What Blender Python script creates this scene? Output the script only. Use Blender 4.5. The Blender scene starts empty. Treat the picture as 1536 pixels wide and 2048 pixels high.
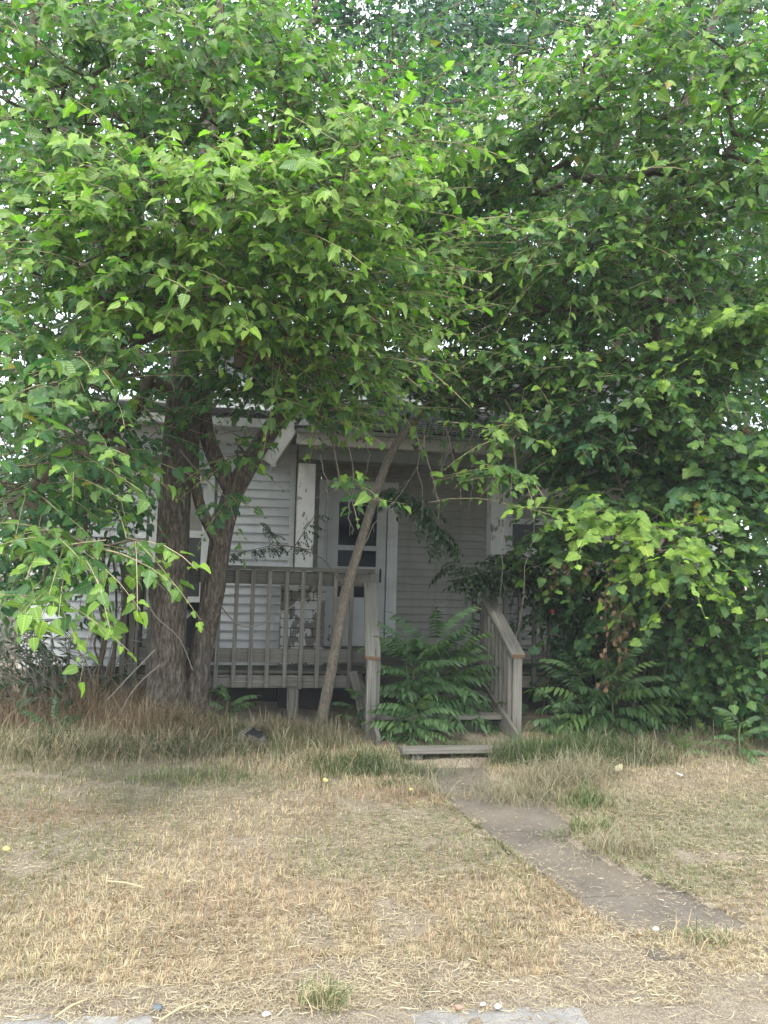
import bpy, math, random
import numpy as np
from mathutils import Vector, Matrix

random.seed(7)
rng = np.random.default_rng(7)
S = bpy.context.scene
C = S.collection
R = math.radians

# ------------------------------------------------------------------ camera
CAM = np.array([0.0, 0.0, 1.56])
FPX, PITCH, YAW, ROLL = 1539.0, R(4.31), R(9.5), R(1.5)
_f = np.array([math.sin(YAW) * math.cos(PITCH), math.cos(YAW) * math.cos(PITCH), math.sin(PITCH)])
_r0 = np.array([math.cos(YAW), -math.sin(YAW), 0.0])
_u0 = np.cross(_r0, _f)
_r = _r0 * math.cos(ROLL) + _u0 * math.sin(ROLL)
_u = -_r0 * math.sin(ROLL) + _u0 * math.cos(ROLL)
cd = bpy.data.cameras.new('camera')
cam = bpy.data.objects.new('camera', cd)
C.objects.link(cam)
cam.matrix_world = Matrix(((_r[0], _u[0], -_f[0], CAM[0]), (_r[1], _u[1], -_f[1], CAM[1]),
                           (_r[2], _u[2], -_f[2], CAM[2]), (0, 0, 0, 1)))
cd.sensor_fit = 'VERTICAL'
cd.sensor_height = 24.0
cd.lens = 24.0 * FPX / 2048.0
cd.clip_start, cd.clip_end = 0.05, 600
S.camera = cam

# ------------------------------------------------------------------ light
SUN_EL, SUN_AZ = R(53), R(206)          # azimuth measured from +Y clockwise: behind the camera, a little to the left
w = bpy.data.worlds.new('World')
S.world = w
w.use_nodes = True
nt = w.node_tree
nt.nodes.clear()
sky = nt.nodes.new('ShaderNodeTexSky')
sky.sky_type = 'NISHITA'
sky.sun_disc = False
sky.sun_elevation = SUN_EL
sky.sun_rotation = SUN_AZ
sky.air_density, sky.dust_density, sky.ozone_density = 1.0, 4.0, 1.0
bg = nt.nodes.new('ShaderNodeBackground')
bg.inputs['Strength'].default_value = 0.13
cl = nt.nodes.new('ShaderNodeBackground')      # thin bright overcast
cl.inputs['Color'].default_value = (0.87, 0.945, 1.0, 1)
cl.inputs['Strength'].default_value = 1.3
tc = nt.nodes.new('ShaderNodeTexCoord')
nz = nt.nodes.new('ShaderNodeTexNoise')
nz.inputs['Scale'].default_value = 2.2
nz.inputs['Detail'].default_value = 5
mr = nt.nodes.new('ShaderNodeMapRange')
mr.inputs['From Min'].default_value, mr.inputs['From Max'].default_value = 0.3, 0.7
mr.inputs['To Min'].default_value, mr.inputs['To Max'].default_value = 0.72, 0.98
mx = nt.nodes.new('ShaderNodeMixShader')
wo = nt.nodes.new('ShaderNodeOutputWorld')
nt.links.new(tc.outputs['Generated'], nz.inputs['Vector'])
nt.links.new(nz.outputs['Fac'], mr.inputs['Value'])
nt.links.new(mr.outputs['Result'], mx.inputs['Fac'])
nt.links.new(sky.outputs['Color'], bg.inputs['Color'])
nt.links.new(bg.outputs[0], mx.inputs[1])
nt.links.new(cl.outputs[0], mx.inputs[2])
nt.links.new(mx.outputs[0], wo.inputs['Surface'])
sd = bpy.data.lights.new('sun', 'SUN')
sd.energy = 1.4
sd.angle = R(11)
sd.color = (1.0, 0.96, 0.88)
sun = bpy.data.objects.new('sun', sd)
C.objects.link(sun)
_sd = Vector((math.sin(SUN_AZ) * math.cos(SUN_EL), math.cos(SUN_AZ) * math.cos(SUN_EL), math.sin(SUN_EL)))
sun.rotation_euler = _sd.to_track_quat('Z', 'Y').to_euler()
vs = S.view_settings
vs.view_transform, vs.look, vs.gamma = 'Standard', 'None', 1.0
vs.use_curve_mapping = False
vs.exposure = 1.70
cy = S.cycles
cy.max_bounces, cy.diffuse_bounces, cy.glossy_bounces, cy.transmission_bounces, cy.transparent_max_bounces = 7, 5, 2, 4, 4
cy.use_denoising = True
cy.sample_clamp_indirect = 6


# ------------------------------------------------------------------ helpers: pixels to points, noise
def ray(px, py):
    return _f + _r * ((px - 768.0) / FPX) - _u * ((py - 1024.0) / FPX)


def at(px, py, y=None, z=None):
    d = ray(px, py)
    t = (y - CAM[1]) / d[1] if y is not None else (z - CAM[2]) / d[2]
    return CAM + d * t


_tab = np.random.default_rng(3).random((32, 32, 32))


def vn(P, s=1.0, o=0.0):
    Q = np.asarray(P, float) * s + o
    i = np.floor(Q).astype(int)
    f = Q - i
    f = f * f * (3 - 2 * f)
    i &= 31
    j = (i + 1) & 31
    a = 0
    for dx in (0, 1):
        for dy in (0, 1):
            for dz in (0, 1):
                w_ = (f[..., 0] if dx else 1 - f[..., 0]) * (f[..., 1] if dy else 1 - f[..., 1]) * (f[..., 2] if dz else 1 - f[..., 2])
                a = a + w_ * _tab[(j if dx else i)[..., 0], (j if dy else i)[..., 1], (j if dz else i)[..., 2]]
    return a


def vn2(x, y, s, o=0.0):
    return vn(np.stack([x, y, np.full_like(x, o)], -1), 1.0 * s)


def nrm(v):
    return v / np.maximum(np.linalg.norm(v, axis=-1, keepdims=True), 1e-9)


# ------------------------------------------------------------------ helpers: objects
def tag(o, label=None, cat=None, group=None, kind=None):
    if label: o['label'] = label
    if cat: o['category'] = cat
    if group: o['group'] = group
    if kind: o['kind'] = kind
    return o


def empty(name, label, cat, loc=(0, 0, 0), group=None):
    o = bpy.data.objects.new(name, None)
    C.objects.link(o)
    o.location = loc
    o.empty_display_size = 0.1
    return tag(o, label, cat, group)


def link(name, me, parent=None, loc=None):
    o = bpy.data.objects.new(name, me)
    C.objects.link(o)
    if parent is not None:
        o.parent = parent
        if parent.type == 'EMPTY' and parent.parent is None and loc is None:
            o.location = -Vector(parent.location)      # meshes are written in world coordinates
    if loc is not None:
        o.location = loc
    return o


def np_mesh(name, V, F, mat, uv=None, col=None, smooth=False):
    """V (n,3), F (m,3) triangles or (m,4) quads; uv (n,2) per vertex, col (n,3) per vertex."""
    me = bpy.data.meshes.new(name)
    V = np.ascontiguousarray(V, np.float32)
    F = np.ascontiguousarray(F, np.int32)
    m, k = F.shape
    me.vertices.add(len(V))
    me.vertices.foreach_set('co', V.ravel())
    me.loops.add(m * k)
    me.loops.foreach_set('vertex_index', F.ravel())
    me.polygons.add(m)
    me.polygons.foreach_set('loop_start', np.arange(0, m * k, k, dtype=np.int32))
    me.polygons.foreach_set('loop_total', np.full(m, k, np.int32))
    if smooth:
        me.polygons.foreach_set('use_smooth', np.ones(m, bool))
    if uv is not None:
        ul = me.uv_layers.new(name='UVMap')
        ul.data.foreach_set('uv', np.ascontiguousarray(uv[F.ravel()], np.float32).ravel())
    if col is not None:
        ca = me.color_attributes.new('Col', 'FLOAT_COLOR', 'POINT')
        c4 = np.ones((len(V), 4), np.float32)
        c4[:, :3] = col
        ca.data.foreach_set('color', c4.ravel())
    me.update(calc_edges=True)
    me.validate()
    if mat: me.materials.append(mat)
    return me


class MB:
    """collects boxes and chamfered beams with UVs (u along, v round) into one mesh"""

    def __init__(self):
        self.v, self.f, self.uv = [], [], []

    def face(self, idx, uvs):
        self.f.append(idx)
        self.uv.extend(uvs)

    def beam(self, p, q, w_, h, up=(0, 0, 1), ch=0.004, ends=True):
        p, q = np.array(p, float), np.array(q, float)
        d = q - p
        L = np.linalg.norm(d)
        d = d / L
        s = np.cross(d, np.array(up, float))
        s = s / np.linalg.norm(s)
        t = np.cross(s, d)
        a, b, c = w_ / 2, h / 2, min(ch, w_ / 3, h / 3)
        prof = [(-a + c, -b), (a - c, -b), (a, -b + c), (a, b - c), (a - c, b), (-a + c, b), (-a, b - c), (-a, -b + c)]
        per = [0]
        for i in range(8):
            x0, x1 = prof[i], prof[(i + 1) % 8]
            per.append(per[-1] + math.hypot(x1[0] - x0[0], x1[1] - x0[1]))
        n = len(self.v)
        for e in (p, q):
            for x, y in prof:
                self.v.append(tuple(e + s * x + t * y))
        uo, vo = random.uniform(0, 50), random.uniform(0, 50)
        for i in range(8):
            j = (i + 1) % 8
            self.face((n + i, n + j, n + 8 + j, n + 8 + i),
                      [(uo, vo + per[i]), (uo, vo + per[i + 1]), (uo + L, vo + per[i + 1]), (uo + L, vo + per[i])])
        if ends:
            self.face(tuple(n + i for i in range(7, -1, -1)), [(uo + prof[i][0] * .05, vo + prof[i][1]) for i in range(7, -1, -1)])
            self.face(tuple(n + 8 + i for i in range(8)), [(uo + prof[i][0] * .05, vo + prof[i][1]) for i in range(8)])
        return self

    def box(self, x0, x1, y0, y1, z0, z1, ch=0.003):
        """box as a beam along its longest side"""
        c = ((x0 + x1) / 2, (y0 + y1) / 2, (z0 + z1) / 2)
        dx, dy, dz = x1 - x0, y1 - y0, z1 - z0
        if dx >= dy and dx >= dz:
            return self.beam((x0, c[1], c[2]), (x1, c[1], c[2]), dy, dz, (0, 0, 1), ch)
        if dz >= dy:
            return self.beam((c[0], c[1], z0), (c[0], c[1], z1), dx, dy, (0, 1, 0), ch)
        return self.beam((c[0], y0, c[2]), (c[0], y1, c[2]), dx, dz, (0, 0, 1), ch)

    def poly(self, pts, uvs=None):
        n = len(self.v)
        self.v.extend(tuple(p) for p in pts)
        self.face(tuple(range(n, n + len(pts))), uvs or [(p[0], p[2] + p[1]) for p in pts])
        return self

    def mesh(self, name, mat):
        me = bpy.data.meshes.new(name)
        me.from_pydata(self.v, [], self.f)
        ul = me.uv_layers.new(name='UVMap')
        ul.data.foreach_set('uv', np.array(self.uv, np.float32).ravel())
        me.materials.append(mat)
        return me

    def build(self, name, mat, parent=None, loc=None):
        return link(name, self.mesh(name, mat), parent, loc)


# ------------------------------------------------------------------ materials
def newmat(name):
    m = bpy.data.materials.new(name)
    m.use_nodes = True
    t = m.node_tree
    t.nodes.clear()
    return m, t


def N(t, typ, **kw):
    n = t.nodes.new(typ)
    for k, v in kw.items():
        if k in n.inputs: n.inputs[k].default_value = v
        else: setattr(n, k, v)
    return n


def ramp(t, src, stops):
    r = t.nodes.new('ShaderNodeValToRGB')
    e = r.color_ramp.elements
    while len(e) < len(stops): e.new(0.5)
    for i, (p, c) in enumerate(stops):
        e[i].position = p
        e[i].color = (*c, 1) if len(c) == 3 else c
    t.links.new(src, r.inputs[0])
    return r.outputs[0]


def mixc(t, fac, a, b, mode='MIX'):
    n = t.nodes.new('ShaderNodeMix')
    n.data_type = 'RGBA'
    n.blend_type = mode
    for sock, v in ((n.inputs[0], fac), (n.inputs[6], a), (n.inputs[7], b)):
        if hasattr(v, 'is_linked'): t.links.new(v, sock)
        elif isinstance(v, (int, float)): sock.default_value = v
        else: sock.default_value = (*v, 1)
    return n.outputs[2]


def noise(t, vec, scale, detail=4, rough=0.55, mapscale=None):
    if mapscale:
        mp = t.nodes.new('ShaderNodeMapping')
        mp.inputs['Scale'].default_value = mapscale
        t.links.new(vec, mp.inputs['Vector'])
        vec = mp.outputs[0]
    n = N(t, 'ShaderNodeTexNoise', Scale=scale, Detail=detail, Roughness=rough)
    t.links.new(vec, n.inputs['Vector'])
    return n.outputs['Fac']


def finish(t, col, rough=0.8, spec=0.3, bump=None, bstr=0.3, bdist=0.01):
    p = N(t, 'ShaderNodeBsdfPrincipled')
    p.inputs['Roughness'].default_value = rough
    p.inputs['Specular IOR Level'].default_value = spec
    if hasattr(col, 'is_linked'): t.links.new(col, p.inputs['Base Color'])
    else: p.inputs['Base Color'].default_value = (*col, 1)
    if bump is not None:
        b = N(t, 'ShaderNodeBump', Strength=bstr, Distance=bdist)
        t.links.new(bump, b.inputs['Height'])
        t.links.new(b.outputs[0], p.inputs['Normal'])
    o = N(t, 'ShaderNodeOutputMaterial')
    t.links.new(p.outputs[0], o.inputs['Surface'])
    return p


def coords(t, kind='Object'):
    return N(t, 'ShaderNodeTexCoord').outputs[kind]


def mat_wood(name, dark, mid, light, mossy=0.0):
    m, t = newmat(name)
    uv = coords(t, 'UV')
    g = noise(t, uv, 1.0, 6, .65, (2.2, 75, 1))
    g2 = noise(t, uv, 1.0, 3, .5, (1.0, 14, 1))
    c = ramp(t, g, [(.28, dark), (.52, mid), (.75, light)])
    blot = noise(t, coords(t), 3.0, 5)
    c = mixc(t, ramp(t, g2, [(.35, (0, 0, 0)), (.7, (.55, .55, .55))]), c, dark)
    c = mixc(t, ramp(t, blot, [(.45, (0, 0, 0)), (.75, (.5, .5, .5))]), c, mid if not mossy else (.07, .085, .05))
    crack = noise(t, uv, 1.0, 2, .5, (1.3, 48, 1))
    ck = ramp(t, crack, [(.30, (1, 1, 1)), (.36, (0, 0, 0))])
    c = mixc(t, ck, c, tuple(x * .35 for x in dark))
    finish(t, c, .88, .2, g, .6, .004)
    return m


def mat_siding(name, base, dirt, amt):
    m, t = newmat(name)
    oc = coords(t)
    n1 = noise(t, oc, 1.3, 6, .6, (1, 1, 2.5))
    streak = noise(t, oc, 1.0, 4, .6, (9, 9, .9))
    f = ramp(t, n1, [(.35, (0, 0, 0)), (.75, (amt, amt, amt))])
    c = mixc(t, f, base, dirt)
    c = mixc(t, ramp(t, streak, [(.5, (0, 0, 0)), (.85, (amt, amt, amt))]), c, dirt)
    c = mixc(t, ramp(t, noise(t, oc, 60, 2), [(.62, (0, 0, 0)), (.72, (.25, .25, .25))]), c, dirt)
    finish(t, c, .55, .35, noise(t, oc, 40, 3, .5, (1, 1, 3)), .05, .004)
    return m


def mat_peel(name, paint, under, thr):
    m, t = newmat(name)
    oc = coords(t)
    n = noise(t, oc, 5.5, 7, .62, (1.6, 1.6, .8))
    k = ramp(t, n, [(thr, (0, 0, 0)), (thr + .015, (1, 1, 1))])
    grain = noise(t, oc, 1, 5, .6, (60, 60, 3))
    u = mixc(t, grain, tuple(x * .45 for x in under), under)
    pc = mixc(t, noise(t, oc, 9, 5), tuple(x * .78 for x in paint), paint)
    finish(t, mixc(t, k, pc, u), .7, .25, k, -.8, .004)
    return m


def mat_plain(name, col, var=.15, rough=.7, scale=8, spec=.3, bump=.2):
    m, t = newmat(name)
    oc = coords(t)
    n = noise(t, oc, scale, 6)
    finish(t, mixc(t, n, tuple(x * (1 - var) for x in col), tuple(min(1, x * (1 + var)) for x in col)), rough, spec, n, bump, .005)
    return m


def mat_bark(name, dark, mid, light, sc=1.0):
    m, t = newmat(name)
    oc = coords(t)
    wob = N(t, 'ShaderNodeTexNoise', Scale=5.0 * sc, Detail=2)
    t.links.new(oc, wob.inputs['Vector'])
    v2 = N(t, 'ShaderNodeVectorMath', operation='MULTIPLY_ADD')
    t.links.new(wob.outputs['Color'], v2.inputs[0])
    v2.inputs[1].default_value = (.06, .06, .06)
    t.links.new(oc, v2.inputs[2])
    f1 = noise(t, v2.outputs[0], 1.0, 5, .6, (42 * sc, 42 * sc, 9 * sc))
    f2 = noise(t, v2.outputs[0], 1.0, 3, .6, (90 * sc, 90 * sc, 16 * sc))
    mixf = mixc(t, .35, f1, f2)
    c = ramp(t, mixf, [(.36, dark), (.5, mid), (.66, light)])
    patch = noise(t, oc, 2.6, 4)
    c = mixc(t, ramp(t, patch, [(.45, (0, 0, 0)), (.75, (.55, .55, .55))]), c, tuple(x * 1.05 for x in (mid[0] * .8, mid[1] * .95, mid[2])))
    finish(t, c, .92, .15, mixf, 1.0, .02)
    return m


def mat_leaf(name, trans=.35, rough=.42, spec=.45, veins=True, tint=(1.02, 1.45, .6)):
    m, t = newmat(name)
    a = N(t, 'ShaderNodeAttribute', attribute_name='Col')
    col = a.outputs['Color']
    p = N(t, 'ShaderNodeBsdfPrincipled')
    p.inputs['Roughness'].default_value = rough
    p.inputs['Specular IOR Level'].default_value = spec
    if veins:
        uv = coords(t, 'UV')
        sep = N(t, 'ShaderNodeSeparateXYZ')
        t.links.new(uv, sep.inputs[0])
        ab = N(t, 'ShaderNodeMath', operation='ABSOLUTE')
        t.links.new(sep.outputs[0], ab.inputs[0])
        mid = ramp(t, ab.outputs[0], [(.012, (.8, .8, .8)), (.035, (0, 0, 0))])
        sl = N(t, 'ShaderNodeMath', operation='MULTIPLY_ADD')
        t.links.new(ab.outputs[0], sl.inputs[0])
        sl.inputs[1].default_value = -.7
        t.links.new(sep.outputs[1], sl.inputs[2])
        sn = N(t, 'ShaderNodeMath', operation='SINE')
        ml = N(t, 'ShaderNodeMath', operation='MULTIPLY')
        t.links.new(sl.outputs[0], ml.inputs[0])
        ml.inputs[1].default_value = 46.0
        t.links.new(ml.outputs[0], sn.inputs[0])
        lat = ramp(t, sn.outputs[0], [(.72, (0, 0, 0)), (.98, (.35, .35, .35))])
        vein = mixc(t, 1.0, mid, lat, 'ADD')
        col = mixc(t, vein, col, mixc(t, 1.0, col, (1.9, 1.75, 1.9), 'MULTIPLY'))
        b = N(t, 'ShaderNodeBump', Strength=.35, Distance=.004)
        b.invert = True
        t.links.new(sn.outputs[0], b.inputs['Height'])
        t.links.new(b.outputs[0], p.inputs['Normal'])
    t.links.new(col, p.inputs['Base Color'])
    tr = N(t, 'ShaderNodeBsdfTranslucent')
    t.links.new(mixc(t, 1.0, col, tint, 'MULTIPLY'), tr.inputs['Color'])
    ms = N(t, 'ShaderNodeMixShader')
    ms.inputs[0].default_value = trans
    t.links.new(p.outputs[0], ms.inputs[1])
    t.links.new(tr.outputs[0], ms.inputs[2])
    o = N(t, 'ShaderNodeOutputMaterial')
    t.links.new(ms.outputs[0], o.inputs['Surface'])
    return m


M = {}
M['deck_wood'] = mat_wood('weathered deck wood', (.072, .066, .057), (.160, .149, .129), (.27, .255, .227))
M['deck_dark'] = mat_wood('dark deck wood', (.048, .045, .040), (.108, .101, .089), (.18, .17, .152), 1)  # darker tone of the deck wood with greenish blotches
M['post_wood'] = mat_wood('bleached post wood', (.085, .078, .067), (.188, .176, .154), (.32, .304, .272))
M['cut_end'] = mat_wood('orange cut end', (.12, .07, .04), (.21, .125, .07), (.3, .2, .12))
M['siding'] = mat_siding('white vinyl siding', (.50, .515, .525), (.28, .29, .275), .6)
M['siding_porch'] = mat_siding('dark tan porch siding', (.275, .27, .24), (.15, .145, .125), .8)  # darker, tanner base than the left wing's siding
M['trim'] = mat_siding('white trim', (.56, .57, .57), (.31, .31, .295), .6)
M['door'] = mat_siding('pale storm door', (.42, .43, .42), (.27, .27, .255), .55)
M['peel'] = mat_peel('peeling white paint', (.56, .56, .54), (.21, .19, .165), .585)
M['peel_bad'] = mat_peel('badly peeling paint', (.44, .45, .43), (.18, .16, .14), .50)
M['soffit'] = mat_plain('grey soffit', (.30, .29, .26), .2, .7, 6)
M['fascia'] = mat_peel('worn fascia paint', (.40, .39, .36), (.11, .095, .08), .58)
M['beam'] = mat_plain('grey green beam', (.17, .18, .17), .25, .75, 6)
M['pit'] = mat_plain('shade-dark footing', (.045, .043, .04), .3, .95, 7)  # deep shade under the deck is put into this near-black colour
M['black'] = mat_plain('black metal', (.012, .012, .013), .2, .35, 20)
M['bag'] = mat_plain('black plastic', (.012, .012, .014), .3, .5, 9, .3, .5)
M['greyplastic'] = mat_plain('grey plastic', (.35, .36, .36), .2, .4, 12)
M['curtain'] = mat_plain('brown curtain', (.13, .095, .07), .25, .9, 14)
M['nail'] = mat_plain('rusty nail', (.04, .03, .025), .2, .6)
M['stone_white'] = mat_plain('white stone', (.42, .41, .385), .15, .8, 30)
M['stone_red'] = mat_plain('red stone', (.32, .17, .13), .2, .85, 40)
M['stone_blue'] = mat_plain('blue grey stone', (.10, .115, .125), .25, .8, 40)
M['fruit'] = mat_plain('yellow skin', (.50, .38, .13), .2, .5, 20)
M['paper'] = mat_plain('white scrap', (.75, .75, .73), .1, .8, 12)
M['bark'] = mat_bark('furrowed bark', (.022, .018, .014), (.082, .066, .053), (.20, .17, .14))
M['bark_young'] = mat_bark('young grey bark', (.07, .058, .045), (.15, .125, .098), (.235, .2, .16), 2.0)
M['twig'] = mat_plain('brown twig', (.095, .075, .055), .35, .85, 25)
M['twig_pale'] = mat_plain('pale shoot', (.36, .30, .18), .25, .8, 25)
M['dead_twig'] = mat_plain('dead grey twig', (.20, .175, .145), .3, .9, 25)
M['green_stem'] = mat_plain('green stem', (.13, .16, .06), .25, .6, 25)
M['leaf'] = mat_leaf('mulberry leaf', .44, .38, .5)
M['grape'] = mat_leaf('grape leaf', .40, .5, .4)
M['ailanthus'] = mat_leaf('pinnate leaflet', .3, .42, .45, False)
M['dry_leaf'] = mat_leaf('dry leaf', .2, .8, .1, False, (1.1, 1, .8))
M['grass'] = mat_leaf('grass blade', .25, .7, .2, False, (1.1, 1.1, .8))

m_, t_ = newmat('window glass')
finish(t_, (.006, .009, .013), .08, .06)
M['glass'] = m_
m_, t_ = newmat('dusty window glass')
finish(t_, mixc(t_, noise(t_, coords(t_), 4, 4), (.03, .035, .035), (.075, .08, .078)), .35, .3)
M['glass_dusty'] = m_
m_, t_ = newmat('asphalt shingles')
oc_ = coords(t_)
finish(t_, ramp(t_, noise(t_, oc_, 14, 6, .7), [(.3, (.025, .025, .027)), (.7, (.085, .083, .082))]), .95, .15, noise(t_, oc_, 90, 2), .5, .004)
M['shingle'] = m_
m_, t_ = newmat('concrete')
oc_ = coords(t_)
c_ = ramp(t_, noise(t_, oc_, 3.0, 8, .65), [(.3, (.09, .076, .064)), (.55, (.155, .134, .114)), (.8, (.25, .22, .19))])
c_ = mixc(t_, ramp(t_, noise(t_, oc_, 130, 2), [(.45, (0, 0, 0)), (.75, (.5, .5, .5))]), c_, (.10, .095, .09))
c_ = mixc(t_, ramp(t_, noise(t_, oc_, 1.9, 7, .72), [(.38, (0, 0, 0)), (.6, (.75, .75, .75))]), c_, (.195, .16, .122))
c_ = mixc(t_, ramp(t_, noise(t_, oc_, 260, 3, .7), [(.40, (.55, .55, .55)), (.5, (0, 0, 0))]), c_, (.07, .06, .055))
c_ = mixc(t_, ramp(t_, noise(t_, oc_, 1.0, 4, .7, (90, 240, 1)), [(.60, (0, 0, 0)), (.68, (.7, .7, .7))]), c_, (.36, .30, .2))
finish(t_, c_, .95, .15, noise(t_, oc_, 90, 5, .75), .8, .012)
M['concrete'] = m_
m_, t_ = newmat('pale concrete')
oc_ = coords(t_)
c_ = ramp(t_, noise(t_, oc_, 3.5, 8, .7), [(.32, (.16, .148, .138)), (.5, (.26, .243, .228)), (.72, (.38, .36, .34))])
c_ = mixc(t_, ramp(t_, noise(t_, oc_, 170, 3), [(.42, (0, 0, 0)), (.7, (.6, .6, .6))]), c_, (.15, .14, .13))
finish(t_, c_, .95, .15, noise(t_, oc_, 90, 5, .75), .8, .012)
M['concrete_pale'] = m_
m_, t_ = newmat('dry soil')
oc_ = coords(t_)
c_ = ramp(t_, noise(t_, oc_, 5.0, 8, .7), [(.3, (.105, .085, .068)), (.5, (.215, .178, .143)), (.72, (.33, .285, .225))])
st_ = noise(t_, oc_, 1.0, 5, .75, (150, 70, 1))
c_ = mixc(t_, ramp(t_, st_, [(.48, (0, 0, 0)), (.62, (.8, .8, .8))]), c_, (.42, .35, .235))
c_ = mixc(t_, ramp(t_, noise(t_, oc_, 140, 4, .75), [(.36, (.8, .8, .8)), (.5, (0, 0, 0))]), c_, (.075, .058, .046))
finish(t_, c_, .95, .1, noise(t_, oc_, 55, 6, .75), .8, .02)
M['soil'] = m_

# ================================================================== THE SETTING: ground, path, sidewalk
PATH_Y0, PATH_Y1 = 3.02, 6.05


def path_x(y, side):                     # left / right edge of the concrete walk
    return (1.39 + (4.9 - y) * .15) + (0.0 if side < 0 else .92)


def ground_h(x, y):
    h = .035 * (vn2(x, y, 1.1, 2) - .5) + .022 * (vn2(x, y, 4.3, 5) - .5) + .010 * (vn2(x, y, 14., 9) - .5)
    for cx, cy_, r_, a_ in ((-.75, 7.45, .9, .06), (3.4, 6.9, 1.6, .06), (-2.2, 7.2, 1.6, .08)):
        h = h + a_ * np.exp(-((x - cx) ** 2 + (y - cy_) ** 2) / (r_ * r_))
    k = np.clip((y - 2.85 + .087 * x + .05) / .3, 0, 1)   # runs down to the sidewalk
    h = h * k + (.004 + .012 * (vn2(x, y, 3.1, 4) - .45)) * (1 - k) + .010 * (1 - k) - .10 * np.clip((2.85 - .087 * x + .03 - y) / .08, 0, 1) * np.clip((vn2(x, y * .6, 5.0, 14) - .04) * 12, 0, 1) * (1 - np.clip((x + .42) / .12, 0, 1) * np.clip((.72 - x) / .12, 0, 1)) * np.clip((1.2 - x) / .1, 0, 1)
    inp = (x > path_x(y, -1) - .02) & (x < path_x(y, 1) - .36 + .38 * (vn2(x, y, 2.1, 41) - .5)) & (y > 3.08 + .3 * vn2(x, y, 3.3, 44)) & (y < PATH_Y1 + .1)
    return np.where(inp, np.minimum(h, -.02) - .01, np.maximum(h, -.004) + .020 * np.clip((y - 2.9) / .5, 0, 1))


gx = np.concatenate([np.array([-220, -80, -30, -14]), np.arange(-8, 10.01, .06), np.array([15, 30, 80, 220])])
gy = np.concatenate([np.array([-120, -30, -8, -2, .5, 1.5]), np.arange(2.2, 8.6, .05), np.array([9, 10, 12, 16, 30, 80, 240])])
GX, GY = np.meshgrid(gx, gy)
GZ = ground_h(GX, GY)
GZ = np.where((GY < 2.1), -.03, GZ)
nx, ny = len(gx), len(gy)
ii = (np.arange(ny - 1)[:, None] * nx + np.arange(nx - 1)[None, :]).ravel()
g = link('ground', np_mesh('ground', np.stack([GX, GY, GZ], -1).reshape(-1, 3), np.stack([ii, ii + 1, ii + nx + 1, ii + nx], -1), M['soil'], smooth=True))
tag(g, kind='structure')

pth = empty('path', None, None)
tag(pth, 'cracked grey concrete walk leading from the sidewalk to the wooden steps', None, None, 'structure')
ys = [PATH_Y0, 3.62, 4.55, 5.35, PATH_Y1]
for i in range(4):
    y0, y1 = ys[i] + .0015, ys[i + 1] - .0015
    b = MB()
    za, zb = .012 + random.uniform(-.004, .004), .012 + random.uniform(-.004, .004)
    n = 7
    top, bot = [], []
    for (ya, s) in [(y0 + (y1 - y0) * k / n, -1) for k in range(n + 1)] + [(y1 - (y1 - y0) * k / n, 1) for k in range(n + 1)]:
        x = path_x(ya, s) + random.uniform(-.012, .012)
        top.append((x, ya, za + (zb - za) * (ya - y0) / (y1 - y0)))
        bot.append((x, ya, -.09))
    b.poly(top[::-1])
    nn = len(top)
    for k in range(nn):
        b.poly([top[k], top[(k + 1) % nn], bot[(k + 1) % nn], bot[k]])
    o = b.build('slab', M['concrete'], pth)
sw = empty('sidewalk', None, None)
tag(sw, 'worn concrete public sidewalk along the bottom edge', None, None, 'structure')


def walk_y(x): return 2.85 - .087 * x      # edge of the sidewalk: the street is not quite parallel to the house


for k in range(7):
    x0 = -4.6 + k * 1.5
    b = MB()
    xs_ = [x0 + .007 + 1.486 * q / 9 for q in range(10)]
    top = [(x, walk_y(x) + random.uniform(-.014, .010) - (.02 if q in (0, 9) else 0), .007) for q, x in enumerate(xs_)]
    top += [(x, walk_y(x) - 1.5, .007) for x in (xs_[-1], xs_[0])]
    b.poly(top[::-1])
    for q in range(len(top)):
        p0, p1 = top[q], top[(q + 1) % len(top)]
        b.poly([p0, p1, (p1[0], p1[1], -.1), (p0[0], p0[1], -.1)])
    b.build('slab', M['concrete_pale'], sw)
road = MB().box(-60, 60, -7.2, .2, -.3, -.12).build('road', M['concrete'])
tag(road, kind='structure')

# ================================================================== THE HOUSE
YW, YL, YC = 10.0, 9.0, 8.78            # porch wall, left wing wall, column line
house = empty('house', 'abandoned white sided house with a shaded front porch behind the trees', 'house', (1.5, 9.5, 0))


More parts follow.
